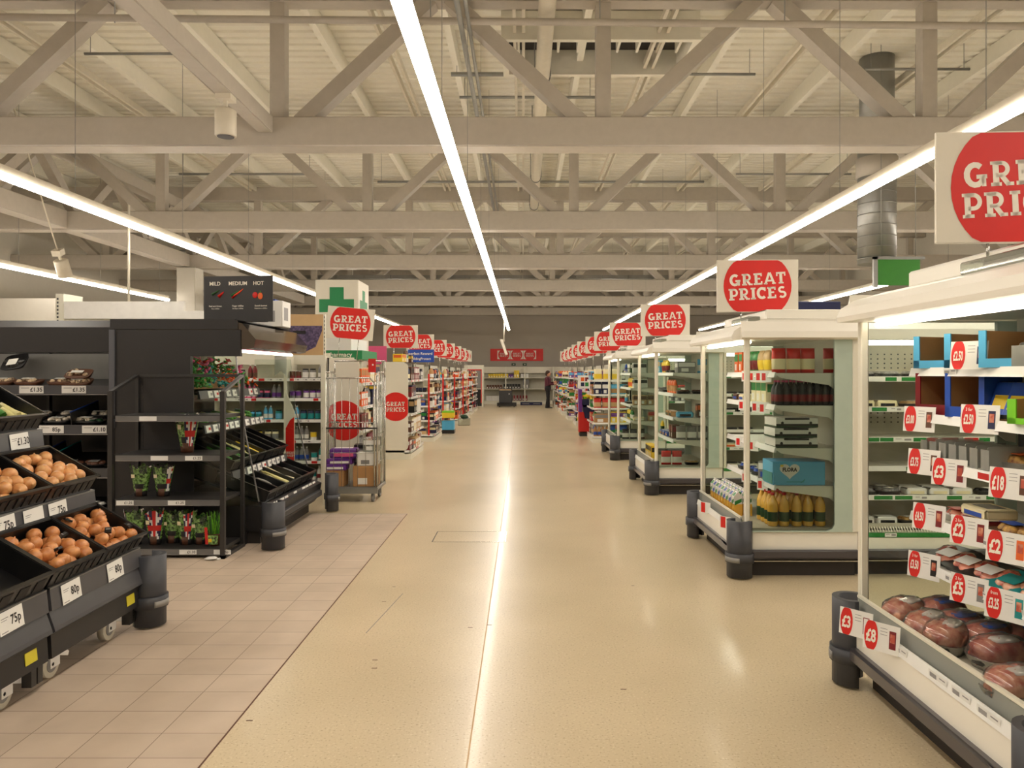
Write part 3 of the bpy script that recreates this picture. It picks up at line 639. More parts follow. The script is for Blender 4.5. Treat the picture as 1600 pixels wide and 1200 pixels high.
# ------------------------------------------------------------------ ambient gondola end facing the aisle (sgn=+1: opens to +X)
def gondola_end(Y0, Y1, xa, xb, h, label, rr, sgn, col='white', shelves=(.12, .46, .8, 1.12, 1.42), panel=None, items=None, zlast=None):
    """xa = aisle edge, xb = inner edge"""
    t = empty('shelf_gondola', (xa, Y0, 0), label, 'shelving unit', 'gondola ends along the aisle')
    def P(n, mb, par=t): return mb.tr(Matrix.Translation((-xa, -Y0, 0))).build(n, par)
    lo, hi = min(xa, xb), max(xa, xb); c = {'white': 'post_white', 'black': 'black_panel'}[col]
    P('base', MB().box(lo, hi, Y0, Y1, 0, .1, c)); P('back_panel', MB().box(xb-.02, xb+.02, Y0, Y1, .1, h, 'pegboard' if col == 'white' else c))
    for y in (Y0+.02, Y1-.02): P('post', MB().box(xb-.03, xb+.03, y-.02, y+.02, 0, h, c))
    for i, z in enumerate(shelves):
        s = P('shelf', MB().box(lo+.01, hi-.03, Y0+.01, Y1-.01, z-.02, z, c)); xx = xa-sgn*.005
        mb = MB().box(min(xx, xx+sgn*.008), max(xx, xx+sgn*.008), Y0+.01, Y1-.01, z-.03, z+.012, 'strip_white'); strip_labels(mb, 'y', Y0+.03, Y1, xx+sgn*.008, z-.026, z+.008, rr, ['card', 'card', 'red', None], .12, sgn)
        P('price_strip', mb, s); P('price_strip', MB().box(lo+.01, hi-.03, Y0-.004, Y0+.006, z-.03, z+.012, 'strip_white'), s)
    return t, P
# ================================================================== fridge side of the aisle
KF = ['packet', 'tray', 'carton', 'bag', 'box']
# bumpers: (island, near Y, far Y)
ISL = [(2.5, 3.98), (6.05, 7.52), (10.15, 11.62), (14.2, 15.7)]
NAMES = ['meat fridge nearest the camera', 'second white fridge island', 'third white fridge island', 'fourth white fridge island']
for (a, b), nm in zip(ISL, NAMES):
    bumper(1.72, a, 215, 'grey rubber corner bumper at the near corner of the '+nm.replace('nearest the camera', 'in front')); bumper(1.72, b, 150, 'grey rubber corner bumper at the far corner of the '+nm.replace('nearest the camera', 'in front'))
for k, (Y, lab) in enumerate([(3.2, 'large red and white GREAT PRICES sign cut by the frame above the meat fridge'), (6.83, 'GREAT PRICES sign on the second white fridge island'), (11.25, 'GREAT PRICES sign on the third white fridge island'), (15.3, 'GREAT PRICES sign on the fourth white fridge island'),
                              (18.6, 'GREAT PRICES sign fifth along the fridge side'), (21.2, 'GREAT PRICES sign sixth along the fridge side'), (24.4, 'GREAT PRICES sign seventh along the fridge side'), (27.2, 'GREAT PRICES sign eighth along the fridge side'),
                              (29.8, 'GREAT PRICES sign ninth along the fridge side'), (32.4, 'GREAT PRICES sign tenth along the fridge side'), (35.5, 'GREAT PRICES sign eleventh along the fridge side')]):
    great_sign(2.1, Y, 2.165, lab, w=.72, rotz=math.radians(-3), leg=.06 if k < 4 else .32)
# ---- island 0: meat
rr = random.Random(11)
S0 = (.67, .90, 1.185, 1.41, 1.64)
E0, P0 = end_case(2.5, 3.98, S0, 'white open meat fridge nearest the camera on the fridge side', rr)
def on_shelf(px, z, x): # Y of a point at height z on plane X=x seen at pixel column px
    return x*F/(px-817)
def price_card(parent_t, par, px, py, z, price, sub='', turn=-60, w=.165, h=.125, x=1.985, pic='brown', small=False):
    Y = x*F/(px-817); zc = WZ(py, Y)
    mb = MB().box(-w/2, w/2, -.0008, .0008, -h/2, h/2, 'card')
    pts = [(-w*.28+w*.19*math.cos(2*math.pi*i/24), -.0016, max(-h/2, min(h/2, h*.56*math.sin(2*math.pi*i/24)))) for i in range(24)]
    mb.poly(pts, 'sign_red')
    hh = .078 if len(price) < 4 else .058; sx = min(.9, .05/(len(price)*.56*hh)+.02)
    put_text(mb, price, -w*.28, -.005, -.0028, hh, 'letter_white', .035, sx)
    if sub: put_text(mb, sub, -w*.28, .04, -.0028, .02, 'letter_white', .01, .75)
    mb.box(w*.22, w*.40, -.0016, -.0008, -h*.32, h*.3, pic); mb.box(w*.25, w*.37, -.002, -.0016, -h*.1, h*.2, 'meat_pale')
    for k in range(3): mb.box(-.005, w*.16, -.0012, -.0008, h*.32-k*.014, h*.34-k*.014, 'ink_grey')
    mb.tr(Matrix.Translation((x-.012, Y, zc)) @ Matrix.Rotation(math.radians(turn), 4, 'Z') @ Matrix.Rotation(math.radians(-6), 4, 'X'))
    mb.tr(Matrix.Translation((-1.7, -parent_t.location.y, 0)))
    o = mb.build('price_card', par); o['label'] = 'white price card with red disc reading '+price
    return o
sh = [c for c in E0.children if c.name.startswith('shelf')]
for px, py, i, pr, sub, pic in [(1518, 555, 4, '£2.50', '', 'navy'), (1535, 655, 3, '£2.50', '3 for', 'navy'), (1440, 655, 3, '£3.00', '', 'brown'), (1447, 722, 2, '£3.75', '', 'brown'), (1487, 738, 2, '£3', '', 'deep_red'),
                                (1583, 756, 2, '£18', '', 'brown'), (1455, 808, 1, '£4.50', '', 'deep_red'), (1518, 830, 1, '£2', '2 for', 'deep_red'), (1578, 856, 1, '£2', '', 'orange'),
                                (1447, 884, 0, '£3.50', '3 for', 'black'), (1518, 922, 0, '£5', '2 for', 'grey'), (1576, 946, 0, '£3.25', 'from', 'teal')]:
    price_card(E0, sh[i], px, py, S0[i], pr, sub, pic=pic)
pr0 = [c for c in E0.children if c.name.startswith('price_rail')][0]
for px, py, pr in [(1345, 974, '£3'), (1385, 996, '£8')]: price_card(E0, pr0, px-4, py, .38, pr, pic='deep_red', x=1.66, w=.17, h=.13, turn=-52)
mb = MB(); rrx = random.Random(5); strip_labels(mb, 'y', 2.55, 3.6, 1.697, .352, .388, rrx, ['card', None], .13)
mb.tr(Matrix.Translation((-1.7, -2.5, 0))).build('price_rail_labels', pr0)
for i in range(5):
    mb = MB(); strip_labels(mb, 'y', 2.6, 3.9, 2.003, S0[i]-.03, S0[i], rrx, ['red', 'card', None, None, None], .10); mb.tr(Matrix.Translation((-1.7, -2.5, 0))).build('price_label', sh[i])
# deck: meat joints on foil trays
def joint(seed, m='meat'):
    def f():
        b = MB().blob((0, 0, .052), .125, .088, .062, m, n=20, k=12, jit=.05, e=.8, seed=seed)
        tr = MB().lathe([(.82, 0), (.98, .03), (1.04, .045), (1.05, .047)], (0, 0, 0), 'foil', n=20, sq=.6); tr.tr(Matrix.Diagonal((.125, .088, 1, 1)))
        l = MB().blob((.0, -.02, .107), .062, .036, .008, 'blue' if seed % 2 else 'white', n=12, k=4, e=.5)
        fl = MB().blob((0, 0, .053), .130, .092, .067, 'film', n=20, k=12, jit=.04, e=.78, seed=seed+9)
        return [('meat_joint', b.mesh()), ('foil_tray', tr.mesh()), ('label', l.mesh()), ('film_wrap', fl.mesh())]
    return proto(('joint', seed, m), f)
JL = ['wrapped pink meat joint at the far corner of the meat deck', 'wrapped red meat joint behind the far corner joint', 'wrapped pale meat joint second along the front of the meat deck', 'dark red meat joint at the middle back of the deck',
      'pale pork joint on foil tray third along the deck front', 'large red meat joint on foil tray nearest the middle of deck', 'big dark red beef joint with blue label on foil tray', 'dark joint at the frame edge behind the blue labelled joint', 'wrapped meat pack with blue label at the lower frame edge']
for k, (px, py, rz, m) in enumerate([(1415, 962, .6, 'meat_pale'), (1470, 962, .4, 'meat'), (1450, 985, .7, 'meat_pale'), (1500, 985, .3, 'meat'), (1480, 1000, .8, 'meat_pale'), (1545, 1003, .4, 'meat'), (1562, 1026, .2, 'meat'), (1608, 1005, .3, 'meat'), (1590, 1078, .3, 'meat_pale')]):
    z = .43; Y = (EYE-z)*F/(py-583); X = WX(px, Y); p = joint(k, m)
    o = place(p, (X, Y, .386), rz, JL[k], 'meat', 'meat joints on the deck'); o.scale = (1, 1, 1.15)
# shelf .67 : black trays leaning, teal packs
rr = random.Random(21)
def lay(px, py, z, x, p, rz, lab, cat, grp, name=None, tilt=0):
    Y = x*F/(px-817)
    M = Matrix.Translation((x, Y, z+.002)) @ Matrix.Rotation(rz, 4, 'Z') @ Matrix.Rotation(tilt, 4, 'X')
    return place(p, None, 0, lab, cat, grp, name, M)
def at_depth(x, Y, z, p, rz, lab, cat, grp, name=None, tilt=0):
    M = Matrix.Translation((x, Y, z+.002)) @ Matrix.Rotation(rz, 4, 'Z') @ Matrix.Rotation(tilt, 4, 'X')
    return place(p, None, 0, lab, cat, grp, name, M)
tb = tray('black', 'meat', 'white', .26, .19, .05); tt = tray('teal', 'meat_pale', 'teal', .26, .19, .05)
for k, (Y, p, lab) in enumerate([(3.78, tb, 'black tray of dark meat at the far end of the lowest meat shelf'), (3.62, tb, 'black tray of dark meat second on the lowest meat shelf'), (3.45, tb, 'black tray of dark meat third on the lowest meat shelf'),
                                 (3.29, tt, 'teal tray of steak beside the black trays'), (3.12, tt, 'teal tray of steak above the £5 price card'), (2.96, tt, 'teal tray of steak at the frame edge')]):
    at_depth(2.14, Y, .69, p, math.radians(-90+8), lab, 'meat tray', 'meat trays on the lowest meat shelf', 'meat_tray', math.radians(18))
# shelf .90
for k, (Y, p, lab, z) in enumerate([(3.72, tray('white', 'meat', 'red', .22, .16, .06), 'white tray of red meat at the far end of the second meat shelf', 0), (3.5, packet('deep_red', 'white', .2, .15, .05, 'blue'), 'flat dark red packet with blue label on the second meat shelf', 0),
                                    (3.5, packet('cream', 'blue', .2, .15, .05, 'silver'), 'silver topped packet stacked on the dark red packet', .055), (3.3, tray('brown', 'food_mix', 'blue', .24, .17, .07), 'brown tray of breaded food above the £2 cards', 0),
                                    (3.12, tray('black', 'food_mix', 'orange', .24, .17, .07), 'black tray of golden food beside the green bag', 0), (2.95, bag('green', 'lime', .2, .1, .2), 'bright green bag at the frame edge on the second meat shelf', 0)]):
    at_depth(2.14, Y, .90+z, p, math.radians(-90), lab, 'food pack', 'packs on the second meat shelf', 'food_pack')
# shelf 1.185 : clear dividers, pies
def divider(): 
    def f():
        pts = [(0, 0), (.0, .07), (.015, .10), (.04, .105), (.2, .105), (.2, 0)]
        return [('shelf_divider', MB().prism(pts, 'x', -.0015, .0015, 'clear_plastic').box(-.03, .03, .0, .003, 0, .09, 'clear_plastic').mesh())]
    return proto('divider', f)
for k in range(7): at_depth(2.03, 3.86-k*.085, 1.19, divider(), math.radians(-90), 'clear plastic divider standing on the shelf with the £3.75 card', 'shelf divider', 'clear dividers on the middle meat shelf')
for k, (Y, z, p, lab) in enumerate([(3.34, 0, tray('clear_plastic', 'food_mix', 'orange', .3, .2, .08), 'clear tray of golden chicken above the £3 card'), (3.6, 0, tray('black', 'meat_pale', 'red', .22, .16, .06), 'black tray of pale meat behind the clear dividers'),
                                 (3.14, 0, tray('clear_plastic', 'meat', 'brown', .22, .16, .06), 'clear tray of meat by the £18 card')]):
    at_depth(2.2, Y, 1.187+z, p, math.radians(-90), lab, 'food pack', 'packs on the middle meat shelf', 'food_pack')
at_depth(2.3, 3.32, 1.19, carton('black', 'black', .2, .16, .2, 'orange'), math.radians(-90), 'tall black box with orange food picture behind the chicken', 'box', None, 'product_box')
for k in range(2): at_depth(2.03, 3.02-k*.085, 1.19, divider(), math.radians(-90), 'clear plastic divider by the £18 card', 'shelf divider', 'clear dividers at the £18 card')
# shelf 1.41 : display cartons with cut-out window
def window_carton(c, inner, w=.25, d=.3, h=.2):
    def f():
        t_ = .006; b = MB().box(-w/2, w/2, d/2-t_, d/2, 0, h, c).box(-w/2, w/2, -d/2, d/2, 0, t_, c)
        for s in (-1, 1): b.box(min(s*w/2, s*(w/2-t_)), max(s*w/2, s*(w/2-t_)), -d/2, d/2, 0, h, c); b.box(min(s*w/2, s*w*.36), max(s*w/2, s*w*.36), -d/2-.001, -d/2+t_, 0, h, c)
        b.box(-w/2+t_, w/2-t_, d/2-2*t_, d/2-t_, t_, h, inner); b.box(-w/2, w/2, -d/2-.001, -d/2+t_, 0, h*.24, c)
        for s in (-1, 1): b.box(min(s*(w/2-t_), s*(w/2-2*t_)), max(s*(w/2-t_), s*(w/2-2*t_)), -d/2+t_, d/2-t_, t_, h, inner)
        return [('display_carton', b.mesh())]
    return proto(('wc', c, inner, w, d, h), f)
turn = math.radians(-90+22)
at_depth(2.15, 3.83, 1.413, window_carton('deep_red', 'kraft', .2, .25, .205), turn, 'dark red open fronted display carton, empty, below the light blue cartons', 'display carton', None)
at_depth(2.15, 3.56, 1.413, window_carton('blue', 'kraft', .2, .25, .205), turn, 'dark blue open fronted display carton holding one round pack', 'display carton', None)
at_depth(2.09, 3.56, 1.42, tin('meat_pale', 'white', .045, .05), 0, 'round pale pack inside the dark blue display carton', 'food pack', None, 'food_pack')
for k, Y in enumerate((3.38, 3.27, 3.16)):
    o = at_depth(2.1, Y, 1.425, packet('blue', 'yellow', .095, .02, .17, 'yellow'), turn, 'slim blue and yellow packet with food picture beside the dark blue carton', 'packet', 'blue and yellow packets leaning on the meat fridge shelf', 'food_packet', math.radians(-28))
at_depth(2.12, 3.27, 1.412, MB() and proto('ktray', lambda: [('carton_tray', MB().box(-.19, .19, -.1, .1, 0, .012, 'kraft').box(-.19, .19, -.1, -.095, 0, .03, 'black').mesh())]), turn, 'low cardboard tray under the slim blue and yellow packets', 'tray', None)
at_depth(2.12, 3.02, 1.413, window_carton('lime', 'kraft', .26, .22, .1), turn, 'bright green display carton at the frame edge', 'display carton', None)
for k in range(2): at_depth(2.12, 3.06-k*.07, 1.425, bag('meat', 'brown', .16, .07, .2), turn, 'clear bag of reddish meat in the bright green carton', 'food bag', 'bags in the bright green carton', 'food_bag', math.radians(-12))
# shelf 1.64 : light blue cartons
for k, (Y, lab) in enumerate([(3.80, 'light blue display carton at the far end of the top meat shelf'), (3.52, 'light blue display carton second on the top meat shelf'), (3.25, 'light blue display carton third along, above the £2.50 card')]):
    o = at_depth(2.16, Y, 1.642, window_carton('light_blue', 'kraft', .24, .3, .16), turn, lab, 'display carton', 'light blue display cartons')
    for j in range(2): at_depth(2.22+j*.03, Y+.0-j*.05, 1.65, packet('navy', 'white', .12, .03, .16, 'silver'), turn, 'navy packet standing in the '+['far end', 'second', 'third'][k]+' light blue carton', 'packet', 'navy packets in the light blue carton '+ORD[k], 'food_packet', math.radians(-20))
for k in range(5): at_depth(2.03, 3.13-k*.07, 1.642, divider(), math.radians(-90+10), 'clear plastic divider on the top meat shelf', 'shelf divider', 'clear dividers on the top meat shelf')
for k in range(3): at_depth(2.2, 3.05-k*.1, 1.642, bottle('clear_plastic', 'navy', 'white', .045, .2), 0, 'clear tub with navy label on the top meat shelf', 'tub', 'clear tubs on the top meat shelf', 'food_tub')
for i, z in enumerate(S0):
    stock('y', 2.56, 2.88, 2.12, z+.002, .18, '%s shelf of the meat fridge, near end' % ['lowest', 'second', 'middle', 'fourth', 'top'][i], rr, ['tray', 'packet', 'carton'], facing=-1.57, noparts=True, pal=['meat', 'meat_pale', 'white', 'cream', 'navy', 'deep_red'])
# ---- island 1
rr = random.Random(31)
E1, P1 = end_case(6.05, 7.52, (.72, 1.02, 1.36, 1.62), 'white open dairy fridge with orange juice, second fridge island', rr)
y = 6.22
jb = bottle('juice_orange', 'dark_green', 'red', .042, .27)
for c in range(5):
    for r in range(4):
        place(jb, (2.02+c*.095+R_.uniform(-.006, .006), 6.16+r*.09, .387), R_.random(), 'clear bottle of orange juice with dark green label, low behind the glass', 'bottle', 'orange juice bottles behind the glass', 'juice_bottle')
def juice(c):
    def f():
        b = MB().box(-.036, .036, -.036, .036, 0, .10, 'juice_orange').box(-.036, .036, -.036, .036, .10, .165, 'white').prism([(-.036, .165), (.036, .165), (.004, .205), (-.004, .205)], 'x', -.036, .036, 'white').box(-.036, .036, -.003, .003, .205, .22, 'white')
        for s in (-1, 1): b.poly([(-.03, s*.0368, .09), (.03, s*.0368, .12), (.03, s*.0368, .15), (-.03, s*.0368, .125)], c); b.poly([(s*.0368, -.03, .09), (s*.0368, .03, .12), (s*.0368, .03, .15), (s*.0368, -.03, .125)], c)
        b.poly([(-.03, -.035, .169), (.03, -.035, .169), (.02, -.012, .197), (-.02, -.012, .197)], c)
        return [('juice_carton', b.mesh()), ('cap', MB().cyl((0, .02, .185), (0, .03, .2), .013, c, n=10).mesh())]
    return proto(('juice', c), f)
jc = juice('green'); jc2 = juice('blue')
for c in range(2):
    for r in range(9):
        q = (jc, jc2)[r % 2]; place(q, (1.86+c*.085, 6.62+r*.095, .387), math.radians(-90), 'orange and white juice carton with '+('green', 'blue')[r % 2]+' panel at the open front of the fridge', 'juice carton', ('green', 'blue')[r % 2]+' panelled juice cartons', 'juice_carton')
def flora():
    b = MB().rbox(-.21, .21, -.13, .13, 0, .19, .004, 'light_blue'); e = .131
    pts = []
    for i in range(30):
        a = 2*math.pi*i/30; pts.append((-.075+.0048*16*math.sin(a)**3*1.05, -e, .118+.0043*(13*math.cos(a)-5*math.cos(2*a)-2*math.cos(3*a)-math.cos(4*a))))
    b.poly(pts, 'white'); put_text(b, 'FLORA', -.075, .124, -e-.001, .042, 'ink', .05, .9)
    b.poly([(-.1, -e, .025), (.04, -e, .025), (.04, -e, .030), (-.1, -e, .030)], 'teal'); b.poly([(-.15, -e-.0005, .148), (-.125, -e-.0005, .148), (-.125, -e-.0005, .165), (-.15, -e-.0005, .165)], 'yellow')
    b.poly([(.0, -e, .028), (.02, -e, .02), (.05, -e, .045), (.046, -e, .05), (.02, -e, .028)], 'teal')
    b.box(-.214, -.21, -.12, .12, .01, .1, 'teal')
    return [('spread_box', b.mesh())]
place(proto('flora', flora), (2.21, 6.23, .722), 0, 'light blue box with white heart reading FLORA behind the glass', 'box', None)
place(carton('grey', 'white', .1, .1, .15, 'blue'), (1.97+.1, 6.5, .722), -.6, 'small grey carton in front of the light blue box', 'carton', None, 'food_carton')
def flatbox():
    b = MB().box(-.17, .17, -.13, .13, 0, .012, 'dark_green').box(-.17, .17, -.13, .13, .012, .075, 'white'); e = .1305
    for x in (-.12, .11): disc(b, x, .035, .012, -e, 'black', n=12)
    b.box(-.17, .17, -.1302, -.13, .012, .028, 'black').box(-.1, .1, -.1305, -.1302, .06, .075, 'black')
    return [('flat_carton', b.mesh())]
for k in range(3): place(proto('flatbox', flatbox), (2.19-.006*k*(k < 2), 6.23, 1.022+k*.082), .02*k, ['lowest', 'middle', 'topmost'][k]+' of three stacked white and black flat cartons behind the glass', 'carton', 'stacked flat cartons')
db = bottle('black', 'deep_red', 'pink', .034, .2)
for c in range(9):
    for r in range(2): place(db, (2.06+c*.062, 6.14+r*.08, 1.362), 0, 'dark bottle with red label on the third shelf behind the glass', 'bottle', 'dark bottles behind the glass', 'drink_bottle')
for c in range(4):
    place(bag('red', 'cream', .115, .08, .20), (2.08+[0, .12, .235, .42][c], 6.2, 1.622), 0, ORD[c]+' red and cream cheese bag from the aisle on the top shelf behind glass', 'bag', 'red and cream bags on the top shelf', 'cheese_bag')
stock('y', 6.45, 7.45, 2.1, 1.622, .2, 'top shelf of the second fridge island', rr, ['bag', 'packet', 'carton'], facing=-1.57); stock('y', 6.4, 7.45, 2.1, 1.362, .2, 'third shelf of the second fridge island', rr, ['carton', 'packet', 'tray'], facing=-1.57)
stock('y', 6.45, 7.45, 2.1, 1.022, .22, 'second shelf of the second fridge island', rr, ['carton', 'bag', 'tray'], facing=-1.57); stock('y', 6.65, 7.45, 2.1, .722, .22, 'lowest shelf of the second fridge island', rr, ['carton', 'box', 'tray'], facing=-1.57)
sh = [c for c in E1.children if c.name.startswith('shelf')]
for i, ys in ((3, (6.25, 6.4, 6.6, 6.8)), (2, (6.3, 6.5, 6.9)), (1, (6.6, 7.)), (0, (6.35, 6.8))):
    for Y in ys:
        mb = MB().box(-.05, .05, -.001, .001, -.075, .02, 'card').box(-.04, -.005, -.0015, -.001, -.06, .0, 'sign_red').box(.01, .04, -.0015, -.001, -.04, -.035, 'ink_grey')
        mb.tr(Matrix.Translation((1.995, Y, (.72, 1.02, 1.36, 1.62)[i])) @ Matrix.Rotation(math.radians(-50), 4, 'Z')).tr(Matrix.Translation((-1.7, -6.05, 0))).build('price_card', sh[i])
for px, py in ((1160, 805), (1110, 795)):
    x = 1.68; Y = x*F/(px-817-20)
    mb = MB().box(-.06, .06, -.001, .001, -.05, .05, 'card').box(-.05, .0, -.0015, -.001, -.045, .045, 'sign_red')
    mb.tr(Matrix.Translation((1.675, 6.3 if px > 1150 else 7., .385)) @ Matrix.Rotation(math.radians(-55), 4, 'Z')).tr(Matrix.Translation((-1.7, -6.05, 0))).build('price_card', [c for c in E1.children if c.name.startswith('price_rail')][0])
# ---- islands 2 and 3
for k, (a, b) in ((2, ISL[2]), (3, ISL[3])):
    rr = random.Random(40+k); S = (.72, 1.02, 1.34, 1.62)
    end_case(a, b, S, 'white open fridge at the aisle end of the %s fridge island' % ORD[k], rr)
    for i, z in enumerate((.387,)+tuple(q+.002 for q in S)):
        where = '%s of the %s fridge island' % (['base deck', 'lowest shelf', 'second shelf', 'third shelf', 'top shelf'][i], ORD[k])
        stock('x', 2.06 if i else 1.86, 2.5, a+.14, z, .19, where+' behind glass', rr, ['bag', 'box', 'carton', 'packet', 'tray'], sizes=(1., 1.3), noparts=(k == 3), pal=['red', 'orange', 'cream', 'white', 'black', 'brown', 'tan', 'blue', 'light_blue', 'grey'])
        stock('y', a+.3, b-.06, 2.1 if i else 1.9, z, .19, where, rr, ['bag', 'carton', 'packet', 'tray'], facing=-1.57, sizes=(1., 1.3), noparts=True)
# ---- multideck runs seen through the glass
rr = random.Random(51)
G = ['green', 'strip_white', 'strip_white', 'green', None]; RG = ['red', 'green', 'red', 'green', 'strip_white']
for k, (Y, cols, n) in enumerate([(6.07, [G, G, RG, RG, G], 5.4), (10.17, [G]*5, 7), (14.22, [G]*5, 7.5)]):
    S = (.60, .84, 1.08, 1.33, 1.58); x1 = 2.68+n
    multideck(2.68, x1, Y, '%s long white multideck fridge, behind the %s fridge island facing the camera' % (ORD[k+1], ORD[k+1]), S, cols, rr, depth=.72)
    xe = min(x1, WX(1600, Y+.2))
    for i, z in enumerate((.36,)+S):
        where = '%s of the %s long fridge' % (['base deck', 'lowest shelf', 'second shelf', 'third shelf', 'fourth shelf', 'top shelf'][i], ORD[k+1])
        stock('x', 2.75, xe if k == 0 else 2.75+2.4, Y+.33, z+.002, .17, where, rr, ['packet', 'tray', 'carton', 'tray'], fill=[.8, .9, .45, .0 if k == 0 else .8, .8, .9][i], rows=2 if i in (1, 5) else 1, rowstep=(0, 0) if 0 else (.0, .14), noparts=(k > 0), pal=['cream', 'tan', 'brown', 'grey', 'red', 'orange', 'kraft', 'food_mix', 'black', 'white'])
thing(MB().rbox(3.62, 4.34, 10.4, 10.9, 2.055, 2.60, .01, 'navy').box(3.7, 4.2, 10.398, 10.4, 2.3, 2.32, 'black'), 'storage_crate', 'dark navy crate on top of the third fridge island', 'crate')
g = empty('department_sign', (6.55, 13.3, 3.15), 'green hanging department sign in grey frame under the duct', 'sign')
MB().box(-.37, .37, -.02, .02, 0, .45, 'sign_green').build('board', g); MB().box(-.44, -.37, -.03, .03, -.03, .5, 'galv').box(-.44, .45, -.03, .03, .45, .5, 'galv').cyl((-.3, 0, .5), (-.3, 0, 4.2), .006, 'galv', n=5).cyl((.3, 0, .5), (.3, 0, 4.2), .006, 'galv', n=5).build('frame', g)
# ---- ambient gondola ends further along the fridge side
specs = [(17.7, 19.2, 1.62, 2.5), (20.6, 22.2, 1.72, 2.4), (23.2, 24.7, 1.62, 2.4), (26.2, 27.7, 1.55, 2.4), (29.2, 30.7, 1.5, 2.35), (32.2, 33.7, 1.5, 2.3), (35.3, 36.8, 1.5, 2.3)]
for k, (a, b, xa, xb) in enumerate(specs):
    rr = random.Random(60+k); S = (.14, .46, .8, 1.12, 1.45)
    w_ = ORD[k+4]
    gondola_end(a, b, xa, xb, 1.85, 'packed shelving end, %s island along the fridge side' % w_, rr, -1, shelves=S)
    for i, z in enumerate(S):
        if k == 1 and i < 3: continue
        where = '%s shelf of the %s fridge side island' % (['base', 'second', 'third', 'fourth', 'top'][i], w_)
        stock('x', xa+.03, xb-.05, a+.12, z, .27, where+', near end', rr, ['box', 'carton', 'bag', 'tin', 'bottle'], sizes=(1., 1.4), noparts=True)
        stock('y', a+.3, b-.05, xa+.1, z, .27, where, rr, ['box', 'carton', 'bag', 'tin'], facing=-1.57, sizes=(1., 1.4), noparts=True)
# long shelving of these islands (backs)
for k, (a, b, xa, xb) in enumerate(specs):
    t = empty('shelving_run', (xb+.06, a+.3, 0), 'long shelving run behind the %s fridge side island' % ORD[k+4], 'shelving unit', 'shelving runs on the fridge side')
    MB().box(0, 8, .4, .46, 0, 1.8, 'pegboard').build('back_panel', t)
    for z in (.12, .5, .88, 1.24): MB().box(0, 8, 0, .86, z-.03, z, 'post_white').build('shelf', t)
# red and purple dump bin display
t = empty('display_bin', (1.62, 19.75, 0), 'red and purple promotional bin stand with a white notice board', 'display stand')
MB().box(-.16, .2, -.2, .2, 0, .12, 'kick_dark').build('base', t)
MB().prism([(-.18, .1), (.22, .1), (.20, .42), (-.03, .46), (-.06, .62), (-.18, .62)], 'y', -.2, .2, 'red').build('red_cabinet', t)
MB().prism([(-.04, .46), (.2, .46), (.24, .95), (-.1, .95)], 'y', -.18, .18, 'navy').box(-.18, -.1, -.19, .19, .62, 1.2, 'purple').box(-.1, .25, -.18, .18, .75, .8, 'purple').build('bin', t)
MB().box(-.2, .12, -.02, .0, 1.22, 1.56, 'white').build('notice_board', t)
mb = MB()
for i in range(2):
    for j in range(2): mb.box(-.12+i*.11, -.03+i*.11, -.022, -.02, 1.28+j*.13, 1.38+j*.13, ['navy', 'orange', 'green', 'deep_red'][i*2+j])
mb.build('notice_pictures', t)
for k in range(12): place(bag('yellow', 'lime' if k % 4 == 0 else 'yellow', .1, .06, .1), (1.60+(k % 4)*.075, 19.62+(k//4)*.1, .955+.03*(k % 2)), k*.7, 'small yellow bag on top of the purple bin', 'bag', 'yellow bags on the bin', 'snack_bag')
